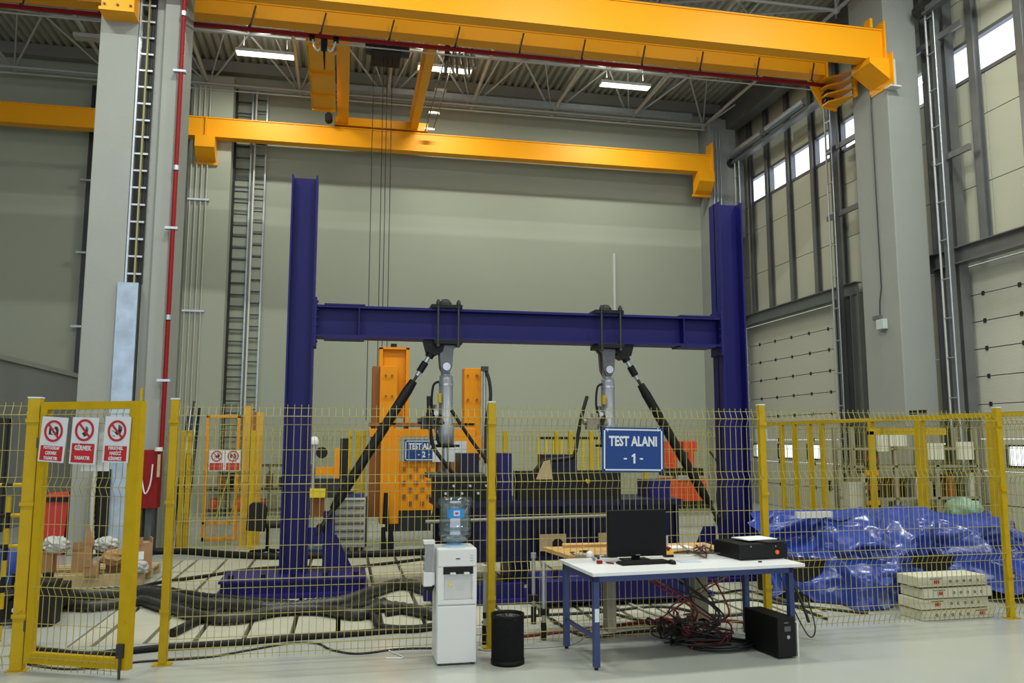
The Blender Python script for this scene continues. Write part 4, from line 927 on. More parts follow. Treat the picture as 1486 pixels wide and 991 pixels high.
# back gate
gb = thing('back_gate', 'orange-yellow gate frame standing open with two small signs', 'gate', (-1.9, 14.8, 0))
p = at(300, 604, 14.6); q = at(345, 604, 14.6)
MB().box(p.x, 14.6, 0.1, p.x + 0.05, 14.65, 2.2).box(q.x, 14.6, 0.1, q.x + 0.05, 14.65, 2.2).box(p.x, 14.6, 2.15, q.x + 0.05, 14.65, 2.2).box(p.x, 14.6, 0.1, q.x, 14.65, 0.16).box(p.x, 14.6, 0.38, q.x, 14.65, 0.42).build('gate_frame', ORANGE_M, gb)
MB().box(q.x + 0.1, 14.55, 0, q.x + 0.22, 14.67, 2.35).box(q.x + 0.24, 14.62, 0, q.x + 0.42, 14.66, 2.25).build('gate_post', mat('ochre', (0.5, 0.27, 0.01), 0.5), gb)
MB().box(q.x + 0.26, 14.60, 0.5, q.x + 0.30, 14.64, 2.25).build('slide_channel', BROWNO, gb)
m = MB(); wires(m, p.x + 0.05, 14.62, q.x, 14.62, pitch=0.08, r=0.0035, ztop=2.1); m.build('wire_mesh', WIRE_B, gb, kind='stuff')
MB().tube([(q.x - 0.35, 14.58, 0.2), (q.x, 14.58, 1.6)], 0.012, 4).tube([(q.x - 0.15, 14.58, 0.1), (q.x + 0.2, 14.58, 1.5)], 0.012, 4).build('brace', YEL, gb)
pa = at(318, 668, 14.5); pb = at(340, 668, 14.5)
prohibition(Matrix.Translation((pa.x - 0.05, 14.575, pa.z)), 0.25, 0.36, [], 'person', 'small no-entry sign, left one on the back gate', small=True)
prohibition(Matrix.Translation((pb.x - 0.03, 14.575, pb.z)), 0.25, 0.36, [], 'camera', 'small no-photography sign, right one on the back gate', small=True)

# side fence at right with portals
SXF = 8.0
sposts = [(13.92, 'farthest post of the right side fence'), (13.45, 'second farthest post of the right side fence'), (12.98, 'left post of the close pair beside the white door windows'), (12.60, 'right post of the close pair beside the white door windows'), (11.28, 'slim side fence post left of the grey cabinets'), (10.18, 'thick side fence post beside the right concrete column'), (8.90, 'side fence post nearest the camera at right')]
for k, (y, lb) in enumerate(sposts): fence_post(SXF, y, 'yellow ' + lb, h=2.05, wd=0.07 if k != 5 else 0.11, cap=False, group='side fence posts', brackets=False)
t = thing('portal_rail', 'yellow top rail running along the right side fence', 'rail', (SXF, 11, 2.05))
MB().box(SXF - 0.03, 7.35, 2.05, SXF + 0.03, 14.4, 2.11).build('rail_tube', YEL, t)
MB().cbox((SXF, 10.3, 2.16), (0.06, 0.1, 0.06)).cbox((SXF, 10.1, 2.16), (0.06, 0.1, 0.06)).build('door_roller', BLACK, t)
for (ya, yb, lb) in ((7.35, 8.85, 'yellow side fence mesh nearest the camera at right'), (8.95, 11.2, 'yellow side fence mesh in front of the grey cabinets'), (11.35, 13.9, 'yellow side fence mesh before the far right door')):
    fence_panel(SXF, ya, SXF, yb, lb, m=WIRE_B, group='side fence mesh', r=0.003, pitch=0.07)
t = thing('portal_lintel', 'short yellow lintel frame behind the side fence', 'frame', (8.6, 11, 1.9))
p = at(1262, 622, 11.0); q = at(1345, 612, 11.0); q2 = at(1372, 610, 11.0)
MB().box(p.x, 11.0, 1.85, q2.x, 11.06, 1.95).build('lintel', YEL, t)
MB().box(p.x, 11.0, 0, p.x + 0.08, 11.06, 1.9).build('jamb', YEL, t)

# ------------------------------------------------------------------ dispenser
dx0, dx1, dy0, dy1 = 0.765, 1.090, 6.63, 6.96
wd_ = thing('water_dispenser', 'white floor-standing water dispenser with two taps', 'water dispenser', ((dx0 + dx1) / 2, 6.8, 0))
MB().box(dx0, dy0 + 0.02, 0.012, dx1, dy1, 0.90).build('cabinet', WHITE, wd_, bevel=0.018)
MB().box(dx0 + 0.006, dy0, 0.015, dx1 - 0.006, dy0 + 0.03, 0.455).build('lower_door', WHITE, wd_, bevel=0.008)
MB().box(dx0 + 0.006, dy0, 0.465, dx1 - 0.006, dy0 + 0.03, 0.50).build('middle_rail', WHITE, wd_, bevel=0.004)
MB().box(dx0 + 0.006, dy0, 0.755, dx1 - 0.006, dy0 + 0.03, 0.895).build('upper_fascia', WHITE, wd_, bevel=0.008)
MB().box(dx0 + 0.006, dy0, 0.50, dx0 + 0.055, dy0 + 0.03, 0.755).box(dx1 - 0.04, dy0, 0.50, dx1 - 0.006, dy0 + 0.03, 0.755).build('side_fascia', WHITE, wd_)
MB().box(dx0 + 0.055, dy0 + 0.012, 0.505, dx1 - 0.04, dy0 + 0.03, 0.70).build('tap_recess', mat('recess_grey', (0.50, 0.50, 0.49), 0.3), wd_)
MB().box(dx0 + 0.05, dy0 - 0.004, 0.70, dx1 - 0.035, dy0 + 0.025, 0.757).build('control_strip', BLACK, wd_)
for x in (dx0 + 0.125, dx0 + 0.235): MB().box(x - 0.022, dy0 - 0.035, 0.70, x + 0.022, dy0, 0.715).build('tap', WHITE, wd_, bevel=0.003)
MB().prism([(dx0 + 0.09, 0.61), (dx0 + 0.13, 0.61), (dx0 + 0.11, 0.645)], 'y', dy0 + 0.008, dy0 + 0.012).build('warning_label', mat('label_yellow', (0.65, 0.62, 0.06), 0.5), wd_)
MB().box(dx0 + 0.15, dy0 - 0.003, 0.815, dx0 + 0.185, dy0 + 0.001, 0.823).build('brand_plate', DARKSTEEL, wd_)
for k in range(3): MB().box(dx1 - 0.06, dy0 - 0.002, 0.80 + k * 0.02, dx1 - 0.035, dy0 + 0.001, 0.803 + k * 0.02).build('indicator', GREYP, wd_)
for x in (dx0 + 0.03, dx1 - 0.03): MB().cyl((x, dy0 + 0.05, 0), (x, dy0 + 0.05, 0.014), 0.015, 8).cyl((x, dy1 - 0.05, 0), (x, dy1 - 0.05, 0.014), 0.015, 8).build('foot', BLACK, wd_)
MB().lathe([(0.001, 0), (0.10, 0), (0.105, 0.012), (0.06, 0.02), (0.001, 0.02)], ((dx0 + dx1) / 2, 6.79, 0.895), 24).build('bottle_collar', mat('collar_blue', (0.45, 0.58, 0.68), 0.3), wd_)
bt = thing('water_bottle', 'large blue-tinted water bottle upside down on the dispenser', 'bottle', ((dx0 + dx1) / 2, 6.79, 0.90))
c_ = ((dx0 + dx1) / 2, 6.79, 0.91)
MB().lathe([(0.04, 0.0), (0.05, 0.01), (0.10, 0.035), (0.132, 0.075), (0.137, 0.10), (0.128, 0.118), (0.137, 0.135), (0.137, 0.165), (0.128, 0.185), (0.132, 0.205), (0.128, 0.22), (0.127, 0.31), (0.140, 0.325), (0.143, 0.36), (0.125, 0.385), (0.001, 0.388)], c_, 32).build('bottle_shell', BOTTLE, bt)
MB().lathe([(0.001, 0.012), (0.09, 0.035), (0.125, 0.08), (0.128, 0.10), (0.125, 0.17), (0.001, 0.172)], c_, 24).build('water', glass_mat('water', (0.78, 0.86, 0.9, 1), 0.15), bt)
m = MB(); r = 0.1405; n_ = 12; vs = []; fs = []
for j in range(n_ + 1):
    a = -PI / 2 - 0.62 + 1.1 * j / n_; vs += [(c_[0] + r * 0.93 * math.cos(a), c_[1] + r * 0.93 * math.sin(a), c_[2] + 0.225), (c_[0] + r * 0.93 * math.cos(a), c_[1] + r * 0.93 * math.sin(a), c_[2] + 0.30)]
for j in range(n_): fs.append((2 * j, 2 * j + 2, 2 * j + 3, 2 * j + 1))
m.add(vs, fs, True).build('bottle_label', mat('label_blue', (0.02, 0.22, 0.55), 0.4), bt)
MB().box(c_[0] - 0.03, c_[1] - 0.137, c_[2] + 0.242, c_[0] + 0.02, c_[1] - 0.134, c_[2] + 0.285).build('label_emblem', mat('label_pale', (0.4, 0.55, 0.75), 0.4), bt)
MB().box(c_[0] - 0.018, c_[1] - 0.139, c_[2] + 0.256, c_[0] + 0.008, c_[1] - 0.137, c_[2] + 0.272).build('label_emblem', SIGNRED, bt)
cd = thing('cup_dispenser', 'clear paper cup dispenser fixed to the side of the water dispenser', 'cup dispenser', (0.71, 6.75, 0.6))
MB().box(0.665, 6.70, 0.93, 0.755, 6.80, 0.955).build('lid', WHITE, cd)
MB().box(0.672, 6.705, 0.70, 0.676, 6.795, 0.93).box(0.744, 6.705, 0.70, 0.748, 6.795, 0.93).box(0.676, 6.705, 0.70, 0.744, 6.709, 0.93).build('clear_sleeve', CLEARP, cd)
MB().lathe([(0.028, 0), (0.03, 0.25)], (0.71, 6.75, 0.68), 16).build('cup_stack', GREYP, cd)
MB().prism([(0.665, 0.71), (0.755, 0.71), (0.755, 0.62), (0.73, 0.60), (0.665, 0.60)], 'y', 6.69, 6.81).build('cup_holder', WHITE, cd, bevel=0.004)
MB().prism([(0.67, 0.60), (0.76, 0.60), (0.73, 0.52)], 'y', 6.73, 6.77).build('bracket', BLACK, cd)
MB().box(0.745, 6.74, 0.6, 0.768, 6.76, 0.9).build('mounting_strip', WHITE, cd)

# mesh bin
bn = thing('mesh_bin', 'black wire mesh waste bin between the dispenser and the table', 'bin', (1.335, 6.62, 0))
bc = (1.335, 6.62, 0)
m = MB(); nW = 64
for j in range(nW):
    t_ = 2 * PI * j / nW; m.tube([(bc[0] + 0.127 * math.cos(t_), bc[1] + 0.127 * math.sin(t_), 0.02), (bc[0] + 0.127 * math.cos(t_), bc[1] + 0.127 * math.sin(t_), 0.36)], 0.0042, 4, cap=False)
for k in range(22):
    z = 0.03 + k * 0.015; ring = [(bc[0] + 0.127 * math.cos(2 * PI * j / 32), bc[1] + 0.127 * math.sin(2 * PI * j / 32), z) for j in range(33)]; m.tube(ring, 0.0036, 4, cap=False)
m.build('mesh_wall', PLASTIC, bn, kind='stuff')
MB().lathe([(0.001, 0.0), (0.135, 0.0), (0.135, 0.035), (0.125, 0.035), (0.001, 0.01)], bc, 32).build('base', PLASTIC, bn)
MB().lathe([(0.122, 0.355), (0.134, 0.355), (0.134, 0.385), (0.122, 0.385), (0.122, 0.355)], bc, 32).build('rim', PLASTIC, bn)
MB().lathe([(0.10, 0.02), (0.115, 0.30)], bc, 24).build('bin_liner', RUBBER, bn)

# ------------------------------------------------------------------ white table
TM = Matrix.Translation((1.93, 6.23, 0)) @ Matrix.Rotation(math.radians(4.0), 4, 'Z')
TW, TD, TT = 1.90, 0.80, 0.735
tb = thing('white_table', 'white-topped work table on dark blue steel legs', 'table', TM.translation, math.radians(4.0))
tb.rotation_euler = (0, 0, 0)
MB().box(0, 0, TT - 0.028, TW, TD, TT).build('tabletop', LAMINATE, tb, xf=TM, bevel=0.003)
MB().box(0.02, 0.03, TT - 0.075, TW - 0.1, 0.055, TT - 0.029).box(0.02, TD - 0.055, TT - 0.075, TW - 0.1, TD - 0.03, TT - 0.029).box(0.02, 0.03, TT - 0.075, 0.045, TD - 0.03, TT - 0.029).box(TW - 0.13, 0.03, TT - 0.075, TW - 0.10, TD - 0.03, TT - 0.029).build('apron', TABLEBLUE, tb, xf=TM)
for (x, y) in ((0.02, 0.03), (0.02, TD - 0.08), (TW - 0.14, 0.03), (TW - 0.14, TD - 0.08)):
    lg = MB().box(x, y, 0.02, x + 0.045, y + 0.05, TT - 0.029).build('leg', TABLEBLUE, tb, xf=TM)
    MB().cyl((x + 0.022, y + 0.025, 0), (x + 0.022, y + 0.025, 0.02), 0.016, 8).build('foot', BLACK, lg, xf=TM)
    if x < 0.1 and y < 0.1: MB().box(x + 0.004, y - 0.003, 0.36, x + 0.04, y, 0.46).build('sticker', SIGNWHITE, lg, xf=TM)
MB().box(0.03, 0.06, 0.22, 0.055, TD - 0.06, 0.25).box(TW - 0.13, 0.06, 0.22, TW - 0.105, TD - 0.06, 0.25).build('stretcher', TABLEBLUE, tb, xf=TM)
T = TT + 0.0
def tt(px, py): # point on tabletop
    return gp(px, py, TT)
# monitor
mo = thing('monitor', 'black computer monitor on the white table', 'monitor', (2.55, 6.85, TT))
MM = Matrix.Translation((2.50, 6.78, 0)) @ Matrix.Rotation(math.radians(2), 4, 'Z')
pz0, pz1 = 0.775, 1.165
MB().box(-0.265, -0.015, pz0, 0.265, 0.03, pz1).build('bezel', PLASTIC, mo, xf=MM, bevel=0.006)
MB().box(-0.25, -0.0165, pz0 + 0.035, 0.25, -0.0155, pz1 - 0.015).build('screen', SCREEN, mo, xf=MM)
MB().box(-0.02, -0.017, pz0 + 0.010, 0.02, -0.0155, pz0 + 0.018).build('badge', GREYP, mo, xf=MM)
MB().box(-0.035, 0.03, TT + 0.01, 0.035, 0.055, 0.95).build('stand_neck', PLASTIC, mo, xf=MM)
MB().box(-0.12, -0.06, TT + 0.001, 0.12, 0.13, TT + 0.014).build('stand_base', PLASTIC, mo, xf=MM, bevel=0.005)
# keyboard
KM = Matrix.Translation((2.50, 6.63, TT)) @ Matrix.Rotation(math.radians(6), 4, 'Z')
kb = thing('keyboard', 'black keyboard in front of the monitor', 'keyboard', KM.translation)
MB().box(-0.225, -0.07, 0.001, 0.225, 0.07, 0.018).build('case', PLASTIC, kb, xf=KM, bevel=0.004)
m = MB()
for i in range(18):
    for j in range(5): m.box(-0.212 + i * 0.0235, -0.06 + j * 0.024, 0.018, -0.193 + i * 0.0235, -0.04 + j * 0.024, 0.024)
m.build('keys', RUBBER, kb, xf=KM, kind='stuff')
# mouse, e-stop
c = tt(975, 818); ms = thing('mouse', 'black computer mouse right of the keyboard', 'mouse', c)
MB().lathe([(0.033, 0.0), (0.034, 0.01), (0.027, 0.025), (0.012, 0.033), (0.001, 0.034)], (0, 0, 0), 16).build('mouse_shell', PLASTIC, ms, xf=Matrix.Translation((c.x, c.y, TT + 0.001)) @ Matrix.Diagonal((0.95, 1.6, 1, 1)))
MB().box(c.x - 0.004, c.y - 0.03, TT + 0.03, c.x + 0.004, c.y - 0.01, TT + 0.036).build('scroll_wheel', GREYP, ms)
c = tt(970, 808); es = thing('emergency_stop', 'yellow emergency stop box with red mushroom button', 'emergency stop', c)
MB().box(c.x - 0.038, c.y - 0.03, TT + 0.001, c.x + 0.038, c.y + 0.04, TT + 0.02).build('base', BLACK, es)
MB().box(c.x - 0.038, c.y - 0.03, TT + 0.02, c.x + 0.038, c.y + 0.04, TT + 0.055).build('housing', mat('estop_yellow', (0.75, 0.42, 0.02), 0.4), es, bevel=0.005)
MB().lathe([(0.012, 0), (0.012, 0.012), (0.024, 0.015), (0.024, 0.025), (0.015, 0.032), (0.001, 0.033)], (c.x, c.y, TT + 0.055), 16).build('button', RED, es)
c = tt(970, 800); tag(MB().box(c.x - 0.012, c.y + 0.03, TT + 0.001, c.x + 0.012, c.y + 0.045, TT + 0.14).build('paper_stick', WHITE), 'slim white strip upright behind the emergency stop', 'strip')
# rack box
RM_ = Matrix.Translation((3.37, 6.62, TT)) @ Matrix.Rotation(math.radians(6), 4, 'Z')
rk = thing('rack_unit', 'flat black rack instrument with a lit red button on the table', 'instrument', RM_.translation)
MB().box(0, 0, 0.008, 0.46, 0.42, 0.135).build('case', PLASTIC, rk, xf=RM_, bevel=0.004)
MB().box(-0.01, -0.01, 0.01, 0.47, 0, 0.133).build('front_panel', BLACK, rk, xf=RM_, bevel=0.003)
MB().cyl((0.36, -0.011, 0.06), (0.36, -0.022, 0.06), 0.018, 14).build('red_button', REDLED, rk, xf=RM_)
MB().cyl((0.10, -0.011, 0.115), (0.10, -0.016, 0.115), 0.006, 8).cyl((0.35, -0.011, 0.11), (0.35, -0.016, 0.11), 0.006, 8).build('screw', GALV, rk, xf=RM_)
MB().box(0.02, 0.02, 0.0, 0.05, 0.4, 0.008).box(0.41, 0.02, 0.0, 0.44, 0.4, 0.008).build('foot', RUBBER, rk, xf=RM_)
tag(MB().prism([(0.26, -0.02), (0.47, 0.0), (0.45, 0.12), (0.24, 0.1)], 'z', 0.137, 0.146).build('black_folder', RUBBER, xf=RM_), 'thin black folder lying on the rack instrument', 'folder')
tag(MB().box(0.16, 0.08, 0.150, 0.47, 0.32, 0.158, M=Matrix.Rotation(math.radians(5), 4, 'Z')).build('paper_stack', WHITE2, xf=RM_), 'white paper pad on top of the rack instrument', 'paper')
# things on table at left: connectors
rnd = random.Random(3)
for k in range(9):
    c = tt(832 + 6 * k, 800 + rnd.uniform(2, 13))
    o = MB().cbox((0, 0, 0.012), (0.05, 0.018, 0.02)).cyl((0.025, 0, 0.012), (0.06, 0.01, 0.012), 0.006, 6).build('cable_connector', [DARKSTEEL, WHITE, GREYP][k % 3], xf=Matrix.Translation((c.x, c.y, TT + 0.001)) @ Matrix.Rotation(rnd.uniform(0, 3), 4, 'Z'))
    tag(o, 'small metal cable connector among those at the left end of the table', 'connector', 'cable connectors on the table')
c = tt(856, 808); t = thing('plastic_dome', 'small white hemispherical cap beside the connectors', 'dome', (c.x, c.y, TT))
MB().lathe([(0.04, 0.0), (0.038, 0.02), (0.025, 0.045), (0.001, 0.055)], (c.x, c.y, TT + 0.001), 16).build('dome', WHITE, t)
c = tt(870, 818); tag(MB().cbox((c.x, c.y, TT + 0.014), (0.045, 0.03, 0.026)).build('red_plug', RED, bevel=0.003), 'small red plug at the left of the keyboard', 'plug')
c = tt(885, 818); tag(MB().cyl((c.x - 0.02, c.y + 0.03, TT + 0.008), (c.x + 0.02, c.y - 0.04, TT + 0.008), 0.007, 6).build('red_cable_tip', CABLERED), 'short dark red lead by the keyboard corner', 'lead')
c = tt(1103, 816); tag(MB().cbox((c.x, c.y, TT + 0.006), (0.03, 0.012, 0.010)).build('memory_stick', BLACK), 'tiny dark memory stick before the rack instrument', 'memory stick')
c = tt(1000, 815); tag(MB().box(c.x - 0.09, c.y - 0.05, TT + 0.001, c.x + 0.09, c.y + 0.06, TT + 0.005).build('note_sheet', mat('sheet_blueish', (0.42, 0.50, 0.62), 0.5)), 'pale blue sheet lying right of the mouse', 'sheet')
# cable clutter on the table
for k in range(7):
    P = []
    x0, y0 = 985 + 6 * k, 800 + rnd.uniform(-4, 8)
    for j in range(5):
        g_ = tt(x0 + rnd.uniform(-16, 22) + j * 4, y0 + rnd.uniform(-7, 7)); P.append((g_.x, g_.y, TT + 0.012 + rnd.uniform(0, 0.05)))
    tag(MB().tube(catmull(P, 5), 0.006, 6).build('loose_cable', [CABLEB, CABLEG, CABLEB, CABLERED][k % 4]), ['black', 'grey', 'black', 'dark red'][k % 4] + ' cable tangled on the table left of the rack instrument', 'cable', 'tangled cables on the table')
tag(MB().tube(catmull([tt(905, 800) + Vector((0, 0, 0.02)), tt(902, 806) + Vector((0, 0, 0.08)), tt(895, 812) + Vector((0, 0, 0.02)), tt(850, 806) + Vector((0, 0, 0.01))], 6), 0.004, 6).build('monitor_lead', CABLEB), 'black lead running left from under the monitor', 'cable')

# UPS
UM = Matrix.Translation((3.50, 6.27, 0)) @ Matrix.Rotation(math.radians(7), 4, 'Z')
up = thing('ups_tower', 'black backup power tower standing under the table', 'power supply', UM.translation)
MB().box(0, 0.02, 0.012, 0.17, 0.46, 0.325).build('case', PLASTIC, up, xf=UM, bevel=0.006)
MB().prism([(0.0, 0.012), (0.17, 0.012), (0.17, 0.325), (0.0, 0.325)], 'y', -0.005, 0.02).build('front_panel', BLACK, up, xf=UM, bevel=0.006)
MB().box(0.06, -0.008, 0.215, 0.12, -0.005, 0.255).build('display', mat('display_grey', (0.07, 0.08, 0.10), 0.2), up, xf=UM)
MB().cyl((0.095, -0.004, 0.17), (0.095, -0.010, 0.17), 0.015, 16).build('power_button', GALV, up, xf=UM)
MB().box(0.06, -0.008, 0.28, 0.10, -0.005, 0.285).build('badge', GREYP, up, xf=UM)
for (x, y) in ((0.02, 0.04), (0.15, 0.04), (0.02, 0.42), (0.15, 0.42)): MB().cyl((x, y, 0), (x, y, 0.012), 0.012, 8).build('foot', RUBBER, up, xf=UM)

# cable tangle below the table
rnd = random.Random(11)
def tangle(n_, cx, cy, z1, spread, mats, label, group):
    for k in range(n_):
        P = [Vector((cx + rnd.uniform(-0.5, 0.45), cy + 0.25 + rnd.uniform(0, 0.15), z1 * rnd.uniform(0.75, 1.0)))]
        for j in range(4):
            f = 1 - (j + 1) / 5; P.append(Vector((cx + rnd.uniform(-spread, spread), cy + rnd.uniform(-0.1, 0.3), max(0.02, z1 * f * f * rnd.uniform(0.3, 0.8)))))
        for j in range(3): P.append(Vector((cx + rnd.uniform(-spread, spread), cy + rnd.uniform(-0.25, 0.3), 0.02 + rnd.uniform(0, 0.06))))
        mi = k % len(mats)
        tag(MB().tube(catmull(P, 6), 0.008, 6).build('hanging_cable', mats[mi][0]), mats[mi][1] + label, 'cable', group)
tangle(11, 3.10, 6.85, 0.68, 0.34, [(CABLEB, 'black'), (CABLERED, 'dark red'), (CABLEB, 'black')], ' cable hanging in the tangle beneath the table', 'cables tangled beneath the table')
for k in range(9):
    cx, cy = 3.10 + rnd.uniform(-0.35, 0.35), 7.0 + rnd.uniform(-0.1, 0.35)
    P = [(cx + rnd.uniform(0.03, 0.12) * math.cos(a), cy + rnd.uniform(0.03, 0.12) * math.sin(a), 0.03 + 0.18 * rnd.random()) for a in [j * 0.9 for j in range(9)]]
    tag(MB().tube(catmull(P, 4), 0.009, 6).build('crumpled_cable', CABLERED if k % 2 else RUBBER), ('dark red' if k % 2 else 'black') + ' crumpled cable loop on the floor left of the power tower', 'cable', 'crumpled cable loops')
P = []
for j in range(70):
    a = j * 0.36; r_ = 0.24 + 0.02 * math.sin(j * 0.9); P.append((3.22 + r_ * math.cos(a) * 1.05, 6.72 + r_ * 0.75 * math.sin(a), 0.012 + 0.0006 * j))
cw = tag(MB().tube(P, 0.010, 6).build('cable_coil', CABLEB), 'black cable coil lying on the floor left of the power tower', 'cable coil')
P = [(3.98, 7.1, 0.6), (4.02, 6.95, 0.3), (4.12, 6.85, 0.03), (4.16, 6.8, 0.1), (4.14, 6.9, 0.35), (3.95, 7.0, 0.6)]
tag(MB().tube(catmull(P, 6), 0.006, 6).build('looped_lead', CABLEB), 'thin black lead looping right of the table leg', 'cable')
tag(MB().tube(catmull([(3.95, 6.9, 0.62), (4.03, 6.8, 0.35), (4.09, 6.78, 0.16)], 6), 0.014, 6).build('plug_lead', CABLEB), 'thick black plug lead hanging by the right table leg', 'cable')
# white strip next to UPS
tag(MB().box(3.705, 6.33, 0.0, 3.72, 6.40, 0.27).build('white_strip', WHITE), 'narrow white strip standing between power tower and table leg', 'strip')

# ------------------------------------------------------------------ wooden bench behind fence
wb = thing('wooden_bench', 'workbench with a light wood top behind the front fence', 'workbench', (2.8, 7.6, 0))
MB().prism([(1.93, 7.85), (2.02, 7.24), (3.62, 7.28), (3.62, 7.88)], 'z', 0.70, 0.735).build('bench_top', WOOD, wb)
MB().box(2.45, 7.45, 0.0, 2.53, 7.6, 0.70).box(3.38, 7.6, 0.0, 3.52, 7.72, 0.70).build('leg', GREYP, wb)
MB().box(2.45, 7.5, 0.62, 3.5, 7.56, 0.70).build('rail', GREYP, wb)
for (x, y, lb) in ((1.80, 7.30, 'steel prop stand with black foot left of the bench'), (1.86, 7.95, 'shorter steel prop stand with black foot behind the bench corner'), (1.26, 7.25, 'slim steel pole with white top right of the dispenser')):
    t = thing('pole_stand', lb, 'pole', (x, y, 0))
    MB().cyl((x, y, 0.16 if x > 1.5 else 0.02), (x, y, 0.62), 0.018, 10).build('pole', GALV, t)
    MB().cyl((x, y, 0), (x, y, 0.16), 0.026, 10).cyl((x, y, 0.22), (x, y, 0.27), 0.05 if x > 1.5 else 0.02, 10).build('foot', BLACK, t)
    MB().cyl((x, y, 0.62), (x, y, 0.67), 0.028, 10).build('top_cap', WHITE if x < 1.5 else GALV, t)
# clutter on bench
c = gp(905, 797, 0.735)
tag(MB().cyl((2.1, 7.75, 0.76), (2.75, 7.72, 0.76), 0.018, 6).build('wooden_rod', WOOD), 'thin wooden rod lying on the bench', 'rod')
t = thing('clamp_tool', 'small metal clamp with red grip on the bench', 'clamp', (2.62, 7.6, 0.735))
MB().cbox((2.62, 7.62, 0.78), (0.06, 0.06, 0.08)).build('grip', CABLERED, t); MB().cyl((2.62, 7.62, 0.82), (2.68, 7.6, 0.75), 0.012, 6).build('screw', GALV, t)
tag(MB().box(3.1, 7.4, 0.737, 3.4, 7.6, 0.745, M=Matrix.Rotation(0.01, 4, 'Z')).build('paper_sheet', WHITE2), 'white paper sheets on the bench behind the monitor', 'paper')

# ------------------------------------------------------------------ cartons at right
yb = 7.27
for k in range(4):
    z0 = [0.0, 0.105, 0.21, 0.32][k]; z1 = z0 + 0.10; dx = [0.02, 0.0, 0.03, -0.0][k]
    lb = ['bottom white carton of the stack, red mark at its right end', 'second white carton from the bottom of the stack', 'third white carton from the bottom of the stack', 'topmost white carton of the stack by the fence'][k]
    CM = Matrix.Translation((5.60 + dx, yb, z0)) @ Matrix.Rotation(math.radians([1.5, 2.2, 1.0, 2.0][k]), 4, 'Z')
    cx = thing('white_carton', lb, 'carton', CM.translation, 0, 'stack of white cartons')
    MB().box(0, 0, 0.002, 0.80 + 0.02 * (k == 0), 0.32, 0.096).build('carton_body', BOXW, cx, xf=CM, bevel=0.004)
    MB().box(0.01, -0.002, 0.094, 0.79, 0.31, 0.0985).build('lid_flap', BOXW, cx, xf=CM)
    rx = 0.17 if k > 0 else 0.66
    mm = MB()
    for q in range(3): mm.box(rx + 0.022 * q, -0.003, 0.03, rx + 0.022 * q + 0.014, -0.0005, 0.066).box(rx + 0.022 * q, -0.003, 0.044, rx + 0.022 * q + 0.022, -0.0005, 0.05)
    mm.build('red_mark', SIGNRED, cx, xf=CM)
    mm = MB()
    for q in range(7): mm.box(rx - 0.045 + 0.02 * q, -0.003, 0.074, rx - 0.031 + 0.02 * q, -0.0005, 0.082)
    for q in range(5): mm.ring((0.36 + 0.08 * q if k else 0.16 + 0.09 * q, 0.05), 0.008, 0.014, -0.003, -0.0005, 8)
    mm.build('print_marks', PRINT_GAP, cx, xf=CM, kind='stuff')
    MB().box(0.01, -0.001, -0.004 if k else 0.0, 0.78, 0.3, 0.002).build('gap_shade', PRINT_GAP, cx, xf=CM) if k else None  # black sheet stands in for the shade between stacked cartons

# ------------------------------------------------------------------ blue tarpaulin
NU, NV = 190, 80
top_px = [(1090, 752), (1110, 745), (1145, 742), (1195, 742), (1240, 740), (1290, 736), (1330, 736), (1380, 744), (1430, 744), (1450, 752), (1472, 775), (1500, 800), (1540, 830)]
def lerp_tab(tab, x):
    if x <= tab[0][0]: return tab[0][1]
    for i in range(len(tab) - 1):
        if x <= tab[i + 1][0]:
            f = (x - tab[i][0]) / (tab[i + 1][0] - tab[i][0]); f = f * f * (3 - 2 * f)
            return tab[i][1] * (1 - f) + tab[i + 1][1] * f
    return tab[-1][1]
vs = []; fs = []
for i in range(NU + 1):
    px = 1088 + (1545 - 1088) * i / NU
    pt = at(px, lerp_tab(top_px, px), 8.9); H = pt.z; X0 = pt.x
    yf = 8.05 + 0.18 * math.sin(px * 0.03) + (0.25 if px < 1180 else 0)
    for j in range(NV + 1):
        v = j / NV
        if v < 0.5:
            s_ = v / 0.5; z = H * (s_ ** 0.85); y = yf + 0.65 * (s_ ** 1.6)
        elif v < 0.85:
            s_ = (v - 0.5) / 0.35; z = H * (1 - 0.08 * math.sin(s_ * PI)); y = yf + 0.65 + 0.55 * s_
        else:
            s_ = (v - 0.85) / 0.15; z = H * (1 - s_); y = yf + 1.2 + 0.15 * s_
        x = X0 * (y / 8.9) ** (0.35 if y < 8.9 else 1.0)
        p = Vector((x, y, z))
        q = Vector((x * 1.15, y * 1.1, z * 1.6))
        n1 = 1 - abs(noise.noise(q * 1.1)) * 2.4; n2 = 1 - abs(noise.noise(q * 2.3 + Vector((5, 3, 1)))) * 2.2; n3 = noise.noise(q * 7.0)
        env = min(1, 4 * s_) if v < 0.5 else 1
        d_ = 0.26 * (n1 - 0.4) + 0.11 * (n2 - 0.4) + 0.022 * n3 + 0.05 * (0.5 - abs(noise.noise(q * 4.6 + Vector((2, 8, 4)))) * 2.2)
        if v < 0.5: y -= d_ * (0.3 + 0.7 * math.sin(s_ * PI)); z += 0.05 * env * n2 * s_ - 0.04 * s_
        else: z += d_ * 0.25 - 0.03
        x += 0.05 * n2 * env
        zb = 0.012 + max(0, 0.30 * noise.noise(Vector((x * 2.0, 3.3, 0)))) if v < 0.5 else 0.012
        vs.append((x, max(y, 7.75), max(z, zb)))
for i in range(NU):
    for j in range(NV):
        a = i * (NV + 1) + j; fs.append((a, a + NV + 1, a + NV + 2, a + 1))
tp = thing('tarpaulin_heap', 'crumpled glossy blue tarpaulin covering a long heap of material', 'tarpaulin', (6.2, 9, 0))
MB().add(vs, fs, True).build('tarpaulin_sheet', TARP, tp)
for k, (px, py) in enumerate(((1198, 855), (1300, 770), (1476, 790))):
    pass
